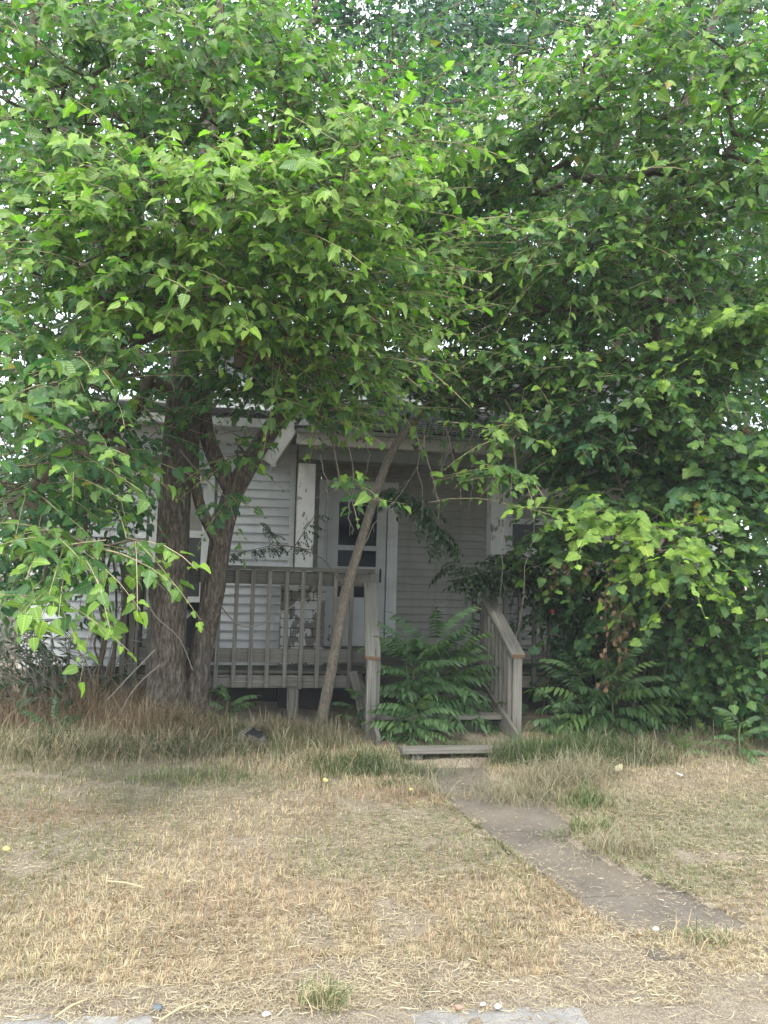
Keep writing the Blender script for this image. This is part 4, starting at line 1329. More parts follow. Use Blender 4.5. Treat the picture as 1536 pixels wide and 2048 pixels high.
# dried leaf strands
P_, A_, N_, S_ = [], [], [], []
V_, F_ = [], []
for a, b, c, y in ((1222, 1120, 1290, 6.7), (1240, 1150, 1330, 6.75), (1210, 1180, 1380, 6.7), (1262, 1170, 1300, 6.8), (1130, 1110, 1190, 6.9), (1110, 1120, 1180, 6.9), (1180, 1120, 1160, 6.9), (1290, 1120, 1200, 6.8), (1330, 1110, 1190, 6.8), (1480, 1130, 1240, 6.4), (1470, 1120, 1210, 6.5), (1235, 1210, 1400, 6.8)):
    p, q = at(a, b, y=y), at(a + random.uniform(-12, 12), c, y=y)
    tube(V_, F_, [p, (p + q) / 2 + np.array([.02, 0, 0]), q], [.004, .003, .002], 4)
    n = int((c - b) / 9) + 6
    for k in range(n):
        f_ = random.random()
        P_.append(p + (q - p) * f_ + np.array([random.gauss(0, .03), random.gauss(0, .03), 0]))
        A_.append((random.gauss(0, .5), random.gauss(0, .4), -1)); N_.append((random.gauss(0, 1), random.gauss(-.6, 1), .2)); S_.append(random.uniform(.03, .065))
for k in range(26):                       # withered clump high on the right edge
    P_.append(at(1490, 865, y=5.9) + np.array([random.gauss(0, .03), random.gauss(0, .03), random.gauss(0, .035)]))
    A_.append((random.gauss(0, .7), random.gauss(0, .4), -.6)); N_.append((random.gauss(0, 1), -1, random.gauss(0, 1))); S_.append(random.uniform(.025, .05))
n = len(P_)
cc = np.array([.17, .105, .062]) * rng.uniform(.5, 1.5, (n, 1)) + np.array([.03, .04, .02]) * rng.random((n, 1))
r_ = place_leaves([row_leaf(ovate, ROWS_M, .5, .5, .3, 21), row_leaf(ovate, ROWS_M, -.5, .6, .3, 22)], np.array(P_), np.array(A_, float), np.array(N_, float), np.array(S_), cc)
tag(link('dry_leaves', np_mesh('dry_leaves', r_[0], r_[1], M['dry_leaf'], r_[2], r_[3], True), gv, None), kind='stuff')
for k in range(34):                       # bare hanging vine strands inside the mass
    a = random.uniform(1190, 1330); y = random.uniform(7.0, 7.6)
    p, q = at(a, random.uniform(1100, 1250), y=y), at(a + random.gauss(0, 25), random.uniform(1350, 1460), y=y + random.uniform(-.2, .2))
    m_ = (p + q) / 2 + np.array([random.gauss(0, .06), random.gauss(0, .06), 0])
    tube(V_, F_, [p, (p + m_) / 2 + np.array([random.gauss(0, .03), 0, 0]), m_, (q + m_) / 2 + np.array([random.gauss(0, .03), 0, 0]), q], [.004] * 5, 4)
tag(link('strands', np_mesh('strands', np.array(V_), np.array(F_), M['twig'], smooth=True), gv), kind='stuff')


# ================================================================== COMPOUND LEAVES
def compound_leaf(pairs, L, lf, prof=lanceo, sag=.5, seed=0, col=(.05, .1, .025), rows=(.12, .35, .65, .88), hang=.45, rach=.003):
    r_ = np.random.default_rng(seed)
    P, A, Nn, Sz = [], [], [], []
    pts = []
    for k in range(9):
        t = k / 8
        pts.append((L * t * (1 - .22 * sag * t), 0, L * (.10 * t - sag * t * t * .75)))
    pts = np.array(pts)
    tt = np.linspace(0, 1, 9)

    def pos(t): return np.array([np.interp(t, tt, pts[:, c]) for c in range(3)])
    for i in range(pairs):
        t = .18 + .80 * (i + .3) / pairs
        d = pos(min(1, t + .05)) - pos(t - .05)
        d = d / np.linalg.norm(d)
        for s in (-1, 1):
            P.append(pos(t + r_.uniform(-.012, .012)))
            A.append(d * .45 + np.array([0, s * .9, 0]) + np.array([0, 0, -hang - r_.uniform(0, .3)]) + r_.normal(size=3) * .08)
            Nn.append(np.array([.1, 0, 1]) + r_.normal(size=3) * .15)
            Sz.append(lf * (1 - .45 * abs(t - .5)) * r_.uniform(.85, 1.12))
    P.append(pos(1)); A.append(pts[-1] - pts[-2]); Nn.append(np.array([.2, 0, 1])); Sz.append(lf * .8)
    n = len(P)
    cc = np.array(col) * r_.uniform(.82, 1.2, (n, 1))
    v, f, u, c = place_leaves([row_leaf(prof, rows, .35, .22, 0, seed + 3, .06)], np.array(P), np.array(A), np.array(Nn), np.array(Sz), cc)
    tv, tf_ = tube([], [], pts, np.linspace(rach, rach * .4, 9), 4)
    tv = np.array(tv); tq = np.array(tf_)
    tri = np.concatenate([tq[:, [0, 1, 2]], tq[:, [0, 2, 3]]]) + len(v)
    return (np.concatenate([v, tv]), np.concatenate([f, tri]), np.concatenate([u, np.zeros((len(tv), 2))]),
            np.concatenate([c, np.tile(np.array([.16, .17, .07]), (len(tv), 1))]))


def to_mesh(nm, arr, mat): return np_mesh(nm, arr[0], arr[1], mat, arr[2], arr[3], True)


AIL = [to_mesh('compound_leaf', compound_leaf(p, 1.0, .235, lanceo, s, k, c), M['ailanthus'])
       for k, (p, s, c) in enumerate(((10, .55, (.078, .138, .060)), (11, .75, (.09, .155, .064)), (9, .35, (.068, .125, .056)), (10, .95, (.078, .138, .058)), (8, .6, (.11, .18, .06))))]


def put_leaf(root, me, p, yaw, pitch, s, roll=0.0, name='compound_leaf'):
    o = bpy.data.objects.new(name, me)
    C.objects.link(o)
    o.parent = root
    m = Matrix.Rotation(yaw, 4, 'Z') @ Matrix.Rotation(-pitch, 4, 'Y') @ Matrix.Rotation(roll, 4, 'X') @ Matrix.Scale(s, 4)
    m.translation = Vector(p) - Vector(root.location)
    o.matrix_local = m


def ailanthus(label, px, py, y, h, n, s, lean=(0, 0), meshes=AIL, group='pinnate saplings along the porch', z0=0.0, arc=(0, 2 * math.pi), pit=(.15, 1.1)):
    b = at(px, py, y=y); b[2] = z0
    root = empty('ailanthus_sapling', label, 'sapling', tuple(b), group)
    tip = b + np.array([lean[0], lean[1], h])
    V, F = tube([], [], [b - np.array([0, 0, .03]), b + (tip - b) * .35 + np.array([.01, 0, 0]), b + (tip - b) * .7 - np.array([.01, 0, 0]), tip], [.009, .008, .006, .004], 6)
    link('stem', np_mesh('stem', np.array(V), np.array(F), M['green_stem'], smooth=True), root)
    for k in range(n):
        f_ = .12 + .88 * (k + .5) / n
        p = b + (tip - b) * f_
        a = arc[0] + (k * 2.4 % (2 * math.pi)) / (2 * math.pi) * (arc[1] - arc[0]) + random.uniform(-.2, .2)
        put_leaf(root, meshes[random.randrange(len(meshes))], p, a, pit[0] + (pit[1] - pit[0]) * f_ + random.uniform(-.2, .2), s * random.uniform(.85, 1.25) * (1 - .2 * f_), random.uniform(-.25, .25))
    return root


FR = (-math.pi * 1.02, .05)               # leaves arching to the front
ailanthus('tallest green sapling arching up through the middle of the wooden steps', 858, 1500, 7.55, .84, 32, .62, (.02, -.05), arc=(-3.6, .5))
ailanthus('bushy green sapling on the left half of the wooden steps', 825, 1500, 7.3, .66, 22, .54, (-.02, -.08), arc=FR)
ailanthus('green sapling crowding the right half of the wooden steps', 897, 1480, 7.6, .74, 24, .54, (.04, -.02), arc=FR)
ailanthus('low green sapling beside the loose sloping board left of the steps', 806, 1515, 7.0, .24, 10, .34, (-.04, -.05), arc=FR)
ailanthus('short sapling with drooping leaves in front of the left end of the steps', 826, 1515, 6.95, .28, 13, .42, (0, -.08), arc=FR)
ailanthus('small sapling under the right handrail by the second step', 985, 1480, 7.35, .3, 6, .3, (.02, -.03), arc=FR)
ailanthus('slender sapling holding one long leaf in front of the left handrail end', 815, 1420, 7.3, .95, 5, .5, (-.02, -.03), arc=(2.6, 3.6), pit=(.2, .9))
ailanthus('large green sapling with drooping leaves in front of the dark vines', 1222, 1480, 7.0, .62, 20, .62, (-.02, -.1), arc=FR)
ailanthus('slim sapling spreading long pointed leaves to the left below the vines', 1170, 1470, 7.2, .6, 12, .6, (-.08, -.05), arc=(-4.0, -1.2))
ailanthus('slim sapling spreading long pointed leaves to the right below the vines', 1290, 1460, 7.3, .62, 12, .6, (.08, -.05), arc=(-1.6, .8))
ailanthus('low round-leaved sapling just right of the bleached handrail post', 1110, 1480, 7.15, .3, 9, .42, (0, -.05), arc=FR)
ailanthus('tiny yellow green seedling at the edge of the dry lawn', 1350, 1545, 6.2, .12, 8, .24, (0, -.02), meshes=[AIL[4]], arc=FR)
ailanthus('pale green sapling standing alone near the right edge of the lawn', 1475, 1530, 6.1, .34, 10, .34, (.02, -.02), meshes=[AIL[4], AIL[1]])
ailanthus('small dull sapling beside the tall dry grass at the left edge', 110, 1470, 6.9, .22, 7, .36, (0, -.03), meshes=[AIL[2]])
ailanthus('small bright sapling behind the leaning trunk under the deck edge', 715, 1450, 7.6, .3, 8, .34, (0, -.03), meshes=[AIL[4], AIL[0]])
ailanthus('small green sapling in the shadow below the deck right of the forked trunk', 455, 1440, 7.6, .28, 8, .36, (.0, -.03), meshes=[AIL[4], AIL[1]])

# trumpet vine over the right handrail, and the leafy creeper on the sapling
def pinn(v): return .27 * math.sin(math.pi * min(1, v ** .7)) ** .75


TRV = [to_mesh('compound_leaf', compound_leaf(4, .30, .075, pinn, .5, 40 + k, (.022, .045, .016), (.15, .5, .82), .35, .002), M['ailanthus']) for k in range(3)]
tv = empty('trumpet_vine', 'dark leafy trumpet vine with one red flower heaped over the right handrail', 'vine', tuple(at(1085, 1470, y=8.15) * np.array([1, 1, 0])))
V_, F_ = [], []
for pts in ([(1085, 1470, 8.15), (1090, 1330, 8.1), (1075, 1200, 8.0), (1010, 1150, 7.85), (940, 1165, 7.8)], [(1150, 1470, 8.0), (1160, 1350, 7.9), (1140, 1240, 7.8), (1110, 1190, 7.8)]):
    P, r_ = smooth_path([at(*q[:2], y=q[2]) for q in pts], [.016, .014, .012, .009, .005][:len(pts)], .08)
    tube(V_, F_, P, r_, 6)
link('stem', np_mesh('stem', np.array(V_), np.array(F_), M['twig'], smooth=True), tv)
for c, y, rx, rz, n in (((960, 1155), 7.82, .28, .14, 60), ((1030, 1130), 7.85, .25, .16, 50), ((1130, 1220), 7.75, .32, .22, 70), ((1170, 1320), 7.8, .35, .28, 60), ((1080, 1170), 8.0, .3, .2, 36)):
    c = at(c[0], c[1], y=y)
    for k in range(n):
        d = np.array([random.gauss(0, .5) * rx, random.gauss(0, .14), random.gauss(0, .5) * rz])
        put_leaf(tv, random.choice(TRV), c + d, random.uniform(-3.3, .2), random.uniform(-.5, .6), random.uniform(.75, 1.25), random.uniform(-.4, .4))
fl = MB()
c = at(1105, 1222, y=7.45)
for k in range(5):
    a = k * 1.257
    fl.poly([c + np.array([0, .0, 0]), c + .018 * np.array([math.cos(a), -.25, math.sin(a)]), c + .023 * np.array([math.cos(a + .5), -.1, math.sin(a + .5)]), c + .017 * np.array([math.cos(a + 1), -.25, math.sin(a + 1)])])
for k in range(5):
    a = k * 1.257
    fl.poly([c + .01 * np.array([math.cos(a), 0, math.sin(a)]), c + .01 * np.array([math.cos(a + 1.257), 0, math.sin(a + 1.257)]), c + np.array([.01, .06, -.01])])
m_, t_ = newmat('red petals')
finish(t_, (.38, .05, .035), .6, .3)
fl.build('flower', m_, tv)

cv = empty('creeper', 'leafy creeper with small paired leaflets hanging beside the storm door', 'vine', tuple(at(800, 985, y=7.45)))
V_, F_ = [], []
P, r_ = smooth_path([at(756, 985, y=7.3), at(800, 975, y=7.4), at(850, 1020, y=7.45), at(890, 1085, y=7.5)], [.007, .006, .005, .003], .06)
tube(V_, F_, P, r_, 5)
link('stem', np_mesh('stem', np.array(V_), np.array(F_), M['twig'], smooth=True), cv)
for p in P[1:]:
    for k in range(4):
        put_leaf(cv, random.choice(TRV), p + np.array([random.gauss(0, .03), random.gauss(0, .03), 0]), random.uniform(-3.3, .2), random.uniform(-.9, .2), random.uniform(.7, 1.15), random.uniform(-.3, .3))
sh = empty('locust_shoot', 'thin arching shoot with small paired leaflets in front of the left column', 'sapling', tuple(at(540, 1085, y=7.75)))
V_, F_ = [], []
for pts in ([(620, 1100, 7.75), (560, 1088, 7.75), (500, 1100, 7.75), (465, 1110, 7.75)], [(590, 1092, 7.75), (610, 1060, 7.75), (630, 1030, 7.75)], [(560, 1088, 7.75), (530, 1055, 7.75), (520, 1045, 7.7)]):
    P, r_ = smooth_path([at(*q[:2], y=q[2]) for q in pts], [.005, .004, .003, .002][:len(pts)], .05)
    tube(V_, F_, P, r_, 4)
    for p in P[1:]:
        for k in range(2):
            put_leaf(sh, TRV[k], p, random.uniform(-3.6, .4), random.uniform(-.8, .1), random.uniform(.4, .6), random.uniform(-.3, .3))
link('stem', np_mesh('stem', np.array(V_), np.array(F_), M['twig'], smooth=True), sh)

# ================================================================== LEFT SHRUB AND TANGLED STEMS
ls = empty('shrub', 'dark arching shrub of narrow leaves and bare stems against the left end of the deck', 'shrub', tuple(at(180, 1440, y=7.9) * np.array([1, 1, 0])))
V_, F_ = [], []
PP, AA, NN, SS = [], [], [], []
for k in range(150):
    b = np.array([random.uniform(-2.6, -1.35), random.uniform(7.5, 8.3), 0])
    d = np.array([random.gauss(-.55, .45), random.gauss(-.25, .3), 0])
    h = random.uniform(.5, 1.35)
    pts = [b + d * (t ** 1.5) * .9 + np.array([0, 0, h * (1.7 * t - .95 * t * t)]) for t in np.linspace(0, 1, 7)]
    pts = [p + np.array([random.gauss(0, .012), random.gauss(0, .012), 0]) for p in pts]
    tube(V_, F_, pts, np.linspace(.006, .002, 7), 4)
    if random.random() < .75:
        for t in np.linspace(.25, 1, 14):
            i = min(5, int(t * 6)); f_ = t * 6 - i
            p = pts[i] + (pts[i + 1] - pts[i]) * f_
            PP.append(p); AA.append((pts[i + 1] - pts[i]) * 4 + np.array([random.gauss(0, .6), random.gauss(0, .6), random.gauss(-.35, .3)])); NN.append((random.gauss(0, .4), -.3, 1)); SS.append(random.uniform(.06, .12))
n = len(PP)
tag(link('stems', np_mesh('stems', np.array(V_), np.array(F_), M['dead_twig'], smooth=True), ls), kind='stuff')
cc = np.array([.035, .066, .024]) * rng.uniform(.7, 1.6, (n, 1))
r_ = place_leaves([row_leaf(lanceo, (.15, .5, .82), .3, .3, 0, 31, .05)], np.array(PP), np.array(AA, float), np.array(NN, float), np.array(SS), cc)
tag(link('foliage', np_mesh('foliage', r_[0], r_[1], M['ailanthus'], r_[2], r_[3], True), ls), kind='stuff')

tgv = empty('climbing_vine', 'bare brown woody vines tangled up the left corner post of the deck', 'vine', tuple(at(225, 1430, y=7.85) * np.array([1, 1, 0])))
for k in range(7):
    a = random.uniform(186, 242)
    P, r_ = smooth_path([at(a + random.gauss(0, 14), 1435 if q == 0 else 1435 - q * 72, y=7.88 + random.uniform(-.08, .05)) for q in range(6)], [random.uniform(.010, .019)] * 6, .08)
    V, F = tube([], [], P, r_, 6)
    link('stem', np_mesh('stem', np.array(V), np.array(F), M['twig'], smooth=True), tgv)
V_, F_ = [], []
for k in range(60):
    a, b = random.uniform(150, 265), random.uniform(1080, 1400)
    p = at(a, b, y=random.uniform(7.7, 7.92))
    d = np.array([random.gauss(0, .16), random.gauss(0, .08), random.gauss(0, .22)])
    tube(V_, F_, [p, p + d * .5 + np.array([random.gauss(0, .03), 0, random.gauss(0, .03)]), p + d], [.004, .004, .002], 4)
for pts in ([(310, 1300, 7.1), (270, 1340, 7.0), (215, 1400, 6.9)], [(320, 1330, 7.1), (270, 1370, 7.05), (240, 1425, 7.0)], [(290, 1150, 7.15), (300, 1230, 7.15), (360, 1270, 7.1), (385, 1340, 7.1)], [(270, 1150, 7.5), (262, 1200, 7.5), (278, 1260, 7.45)], [(440, 1210, 7.7), (480, 1260, 7.7), (540, 1245, 7.72), (600, 1200, 7.75), (645, 1190, 7.8)], [(360, 900, 7.1), (400, 950, 7.1), (470, 1010, 7.0)], [(250, 1150, 7.7), (300, 1150, 7.3), (330, 1180, 7.12)]):
    P, r_ = smooth_path([at(*q[:2], y=q[2]) for q in pts], np.linspace(.008, .004, len(pts)), .07)
    tube(V_, F_, P, r_, 5)
tag(link('tendrils', np_mesh('tendrils', np.array(V_), np.array(F_), M['dead_twig'], smooth=True), tgv), kind='stuff')

# ================================================================== GRASS
def blades(N_, X, Y, h, lean, width, col, z=None, seg=2, lean_dir=None, jitter=.0):
    """curved grass blades as triangles"""
    n = len(X)
    z = ground_h(X, Y) if z is None else z
    a = rng.uniform(0, 2 * math.pi, n) if lean_dir is None else lean_dir
    D = np.stack([np.cos(a), np.sin(a), np.zeros(n)], -1)
    b2 = a + math.pi / 2 + rng.normal(size=n) * .6
    W = np.stack([np.cos(b2), np.sin(b2), np.zeros(n)], -1) * (width / 2)[:, None]
    B = np.stack([X, Y, z - .004], -1)
    lv = []
    for t in ([0, .55] if seg == 2 else [0, .3, .6, .82]):
        up = h * (t - .0 * t) * np.sqrt(np.clip(1 - (lean * t) ** 2, .05, 1))
        c = B + UP * up[:, None] + D * (h * lean * t * t)[:, None]
        k = 1 - .45 * t
        lv += [c - W * k, c + W * k]
    t = 1.0
    lv.append(B + UP * (h * np.sqrt(np.clip(1 - lean ** 2, .02, 1)))[:, None] + D * (h * lean)[:, None])
    V = np.stack(lv, 1)
    k = V.shape[1]
    f = []
    for q in range(0, k - 3, 2):
        f += [(q, q + 1, q + 3), (q, q + 3, q + 2)]
    f.append((k - 3, k - 2, k - 1))
    F = (np.array(f)[None] + (np.arange(n) * k)[:, None, None]).reshape(-1, 3)
    return V.reshape(-1, 3), F, np.zeros((n * k, 2)), np.repeat(col, k, 0)


def join(parts):
    off, F = 0, []
    for p in parts:
        F.append(p[1] + off); off += len(p[0])
    return np.concatenate([p[0] for p in parts]), np.concatenate(F), np.concatenate([p[2] for p in parts]), np.concatenate([p[3] for p in parts])


def scatter(n, y0, y1, p=1.6):
    """points over the seen wedge of lawn, denser near the camera"""
    u = rng.random(n)
    y = (y0 ** (1 - p) + u * (y1 ** (1 - p) - y0 ** (1 - p))) ** (1 / (1 - p))
    x = rng.uniform(-.46, .78, n) * (y + .6)
    return x, y


STRAW = np.array([.53, .425, .27]); STRAW2 = np.array([.35, .255, .165]); GREEN = np.array([.105, .145, .05]); OLIVE = np.array([.25, .25, .135]); PALE = np.array([.54, .475, .33]); RUST = np.array([.27, .16, .095])


def mixarr(a, b, f): return a + (b - a) * f[:, None]


def lawn_colors(x, y):
    n = len(x)
    g1 = vn2(x, y, .9, 20) * .6 + vn2(x, y, 2.7, 21) * .4
    gb = np.clip((y - 3.4) / .9, 0, 1) * .75                     # greener toward the trees
    gb = gb - .35 * np.exp(-((y - 5.6) / .28) ** 2 - ((x + 1.0) / .9) ** 2)
    gf = np.clip((g1 - .52) * 2.2 + gb - .12, 0, .9)
    c = mixarr(np.tile(STRAW, (n, 1)), STRAW2, np.clip(vn2(x, y, 1.7, 30) * 1.2 + vn2(x, y, 7., 31) * 1.2 - .75, 0, 1))
    c = mixarr(c, PALE, np.clip(rng.normal(size=n) * .4, 0, .8))
    pick = rng.random(n)
    c = np.where((pick < gf)[:, None], mixarr(np.tile(OLIVE, (n, 1)), GREEN, rng.random(n)), c)
    pr = .05 + .55 * np.exp(-((y - 5.0) / .22) ** 2 - ((x + 1.25) / .75) ** 2) + .45 * np.exp(-((y - 5.25) / .3) ** 2 - ((x - 1.05) / .35) ** 2) + .12 * np.clip(vn2(x, y, 1.9, 91) - .55, 0, 1) / .2
    c = np.where((rng.random(n) < pr)[:, None], RUST, c)
    return c * rng.uniform(.75, 1.2, (n, 1))


lawn_parts = []
N1 = 310000
x, y = scatter(N1, 2.5, 7.4, 1.55)
in_steps = (x > TX0 + .2) & (x < TX1 + .05) & (y > 6.0)
on_path = in_steps | (x > path_x(y, -1) + .05 + .16 * (vn2(x, y, 6., 40) - .5)) & (x < path_x(y, 1) - .40 + .38 * (vn2(x, y, 2.1, 41) - .5)) & (y < PATH_Y1) & (y > 3.12 + .3 * vn2(x, y, 4., 43))
bare = vn2(x, y, 2.0, 50) * .6 + vn2(x, y, 6.0, 51) * .4 - .16 * np.exp(-((y - 5.05 + .12 * np.sin(x * 5)) / .09) ** 2 - ((x + 1.3) / .7) ** 2)
keep = ~on_path & ~((bare < .22 + .38 * np.clip((3.6 - y) / .8, 0, 1)) & (rng.random(N1) < .88)) & ~((y < walk_y(x) + .10 + .34 * vn2(x, y, 2.6, 52)) & (rng.random(N1) < .93)) & ~(y < walk_y(x) - .02)
x, y = x[keep], y[keep]
# gather into tufts
cell = .075
tx, ty = np.floor(x / cell), np.floor(y / cell)
hx_ = (np.sin(tx * 127.1 + ty * 311.7) * 43758.5453) % 1
hy_ = (np.sin(tx * 269.5 + ty * 183.3) * 43758.5453) % 1
kx, ky = (tx + .2 + .6 * hx_) * cell, (ty + .2 + .6 * hy_) * cell
f_ = rng.uniform(.0, .65, len(x))
x2, y2 = x + (kx - x) * f_, y + (ky - y) * f_
n = len(x)
h = rng.uniform(.014, .046, n) * (1 + .4 * np.clip((y - 4.5) / 2, 0, 1)) * (.7 + .7 * vn2(x, y, 1.3, 60))
lean = np.clip(rng.normal(size=n) * .22 + .62 + .2 * np.clip((3.8 - y) / 1, 0, 1), .05, .97)
ld = np.arctan2(y2 - ky, x2 - kx) + rng.normal(size=n) * .7
lawn_parts.append(blades(n, x2, y2, h, lean, rng.uniform(.0013, .0031, n) * (.8 + .07 * y), lawn_colors(x2, y2), lean_dir=ld))
lo = link('grass', np_mesh('grass', *join(lawn_parts)[:2], M['grass'], *join(lawn_parts)[2:], True))
tag(lo, kind='stuff')

# loose straw lying flat
n = 125000
x, y = scatter(n, 2.4, 6.6, 1.9)
cl_ = vn2(x, y, 3.1, 81) * .5 + vn2(x, y, 9., 82) * .5
ok_ = rng.random(n) < np.clip((cl_ - .3) * 3.2, .34, 1)
x, y = x[ok_], y[ok_]
n = len(x)
pk = (x > path_x(y, -1) + .06) & (x < path_x(y, 1) - .40 + .38 * (vn2(x, y, 2.1, 41) - .5)) & (y > 3.1 + .35 * vn2(x, y, 3., 44)) & (y < PATH_Y1)
kp = ~(pk & (rng.random(n) < .72)) & ~((y < walk_y(x) - .03) & (rng.random(n) < .9))
x, y = x[kp], y[kp]
n = len(x)
a = rng.uniform(0, 2 * math.pi, n)
ln = rng.uniform(.012, .075, n) * np.where((x > path_x(y, -1)) & (x < path_x(y, 1)), .6, 1)
zz = np.maximum(ground_h(x, y), np.where((x > path_x(y, -1)) & (x < path_x(y, 1)) & (y < PATH_Y1), .02, -1)) + rng.uniform(.003, .016, n)
zz = np.where(y < walk_y(x), np.maximum(zz, .010), zz)
D = np.stack([np.cos(a), np.sin(a), rng.normal(size=n) * .10], -1) * (ln / 2)[:, None]
Wv = np.stack([-np.sin(a), np.cos(a), rng.normal(size=n) * .3], -1) * (rng.uniform(.0007, .0017, n))[:, None]
Cc = np.stack([x, y, zz], -1)
bend = np.stack([-np.sin(a), np.cos(a), np.zeros(n)], -1) * (ln * rng.normal(size=n) * .12)[:, None]
V = np.stack([Cc - D - Wv * .6, Cc - D + Wv * .6, Cc + bend - Wv, Cc + bend + Wv, Cc + D], 1)
F = (np.array([(0, 1, 3), (0, 3, 2), (2, 3, 4)])[None] + (np.arange(n) * 5)[:, None, None]).reshape(-1, 3)
cs = mixarr(np.tile(PALE, (n, 1)), STRAW2 * .8, rng.random(n)) * rng.uniform(.62, 1.2, (n, 1))
tag(link('straw_litter', np_mesh('straw_litter', V.reshape(-1, 3), F, M['grass'], np.zeros((n * 5, 2)), np.repeat(cs, 5, 0))), kind='stuff')

# tall dry grass round the trunks and along the deck; tall green grass by the steps
def tall(cx, cy_, rx, ry, n, h0, h1, cols, lean0=.45, wid=(.003, .006), ldir=None):
    x = cx + rng.normal(size=n) * rx
    y = cy_ + rng.normal(size=n) * ry
    h = rng.uniform(h0, h1, n)
    c = np.array(cols)[rng.integers(0, len(cols), n)] * rng.uniform(.7, 1.25, (n, 1))
    le = np.clip(lean0 + .08 + rng.normal(size=n) * .34, .02, .985)
    h = h * (.55 + .9 * vn2(x, y, 7., 71))
    a = None if ldir is None else ldir + rng.normal(size=n) * 1.0
    return blades(n, x, y, h, le, rng.uniform(*wid, n), c, seg=4, lean_dir=a)


def gp(px, py): return at(px, py, z=0.03)


RED = np.array([.25, .17, .115]); TAN = np.array([.36, .285, .185]); DGR = np.array([.055, .085, .03]); MGR = np.array([.085, .125, .04]); GREY = np.array([.22, .21, .14])
tp = []
for px, py, rx, ry, n, h0, h1, cols, le in (
    (60, 1450, .38, .3, 2200, .15, .42, (RED, TAN, RED), .6), (160, 1440, .35, .3, 2200, .15, .45, (RED, TAN, TAN), .6), (250, 1450, .3, .2, 1800, .12, .4, (RED, TAN, RED), .6),
    (320, 1480, .25, .14, 1500, .12, .34, (RED, TAN), .65), (400, 1480, .22, .12, 1200, .12, .28, (RED, TAN, MGR), .6), (560, 1480, .28, .10, 1700, .10, .25, (TAN, RED, GREY, MGR), .45), (500, 1508, .16, .05, 420, .06, .16, (TAN, GREY, MGR), .5), (470, 1485, .2, .10, 800, .10, .22, (TAN, GREY, MGR), .5),
    (620, 1495, .2, .1, 800, .08, .2, (TAN, MGR, GREY), .5), (70, 1520, .4, .2, 1500, .08, .26, (GREY, TAN, DGR), .75), (220, 1515, .4, .14, 1400, .08, .24, (GREY, TAN, DGR), .78), (370, 1515, .35, .12, 1200, .08, .22, (GREY, DGR, TAN), .8),
    (-60, 1450, .5, .3, 1500, .15, .4, (RED, TAN), .6)):
    p = gp(px, py)
    tp.append(tall(p[0], p[1], rx, ry, n, h0, h1, cols, le))
arr = join(tp)
tag(link('tall_dry_grass', np_mesh('tall_dry_grass', arr[0], arr[1], M['grass'], arr[2], arr[3], True)), kind='stuff')
tp = []
for px, py, rx, ry, n, h0, h1, cols, le in (
    (700, 1535, .25, .12, 1200, .06, .18, (MGR, DGR, TAN), .55), (770, 1545, .22, .10, 1300, .08, .2, (MGR, DGR, GREY), .6), (900, 1505, .25, .10, 900, .04, .12, (DGR, MGR, DGR), .6), (820, 1570, .2, .04, 400, .03, .07, (MGR, GREY, DGR), .6),
    (1050, 1532, .16, .08, 1100, .08, .22, (DGR, MGR, GREY), .5), (1120, 1528, .2, .10, 1800, .10, .26, (DGR, DGR, MGR), .5), (1200, 1528, .2, .12, 1500, .10, .25, (DGR, MGR, GREY), .55), (1280, 1528, .22, .12, 900, .08, .22, (DGR, TAN, GREY), .55),
    (1350, 1500, .3, .14, 900, .08, .22, (TAN, DGR, GREY), .6), (1480, 1480, .3, .2, 700, .08, .2, (TAN, MGR), .6), (1170, 1610, .10, .07, 500, .05, .13, (MGR, MGR, OLIVE), .5), (1140, 1665, .14, .05, 400, .04, .1, (MGR, OLIVE), .6),
    (1420, 1880, .07, .05, 160, .04, .11, (OLIVE, MGR, TAN), .6), (650, 2000, .06, .04, 170, .05, .12, (OLIVE, MGR, STRAW), .5), (400, 1560, .3, .1, 500, .05, .12, (MGR, OLIVE), .55), (940, 1572, .2, .03, 160, .03, .06, (DGR, MGR), .6)):
    p = gp(px, py)
    tp.append(tall(p[0], p[1], rx, ry, n, h0, h1, cols, le))
arr = join(tp)
tag(link('tall_green_grass', np_mesh('tall_green_grass', arr[0], arr[1], M['grass'], arr[2], arr[3], True)), kind='stuff')
# raked-up dead hay beside the walk
tp = []
for px, py, rx, ry, n in ((1040, 1590, .14, .10, 1500), (1120, 1570, .16, .08, 1200), (1180, 1560, .14, .07, 700), (1410, 1510, .18, .09, 1100), (880, 1590, .14, .03, 300), (1230, 1705, .14, .05, 300)):
    p = gp(px, py)
    tp.append(tall(p[0], p[1], rx, ry, n, .08, .24, (GREY, TAN * .9, GREY * 1.2), .88, (.002, .004)))
arr = join(tp)
tag(link('dead_hay', np_mesh('dead_hay', arr[0], arr[1], M['grass'], arr[2], arr[3], True)), kind='stuff')

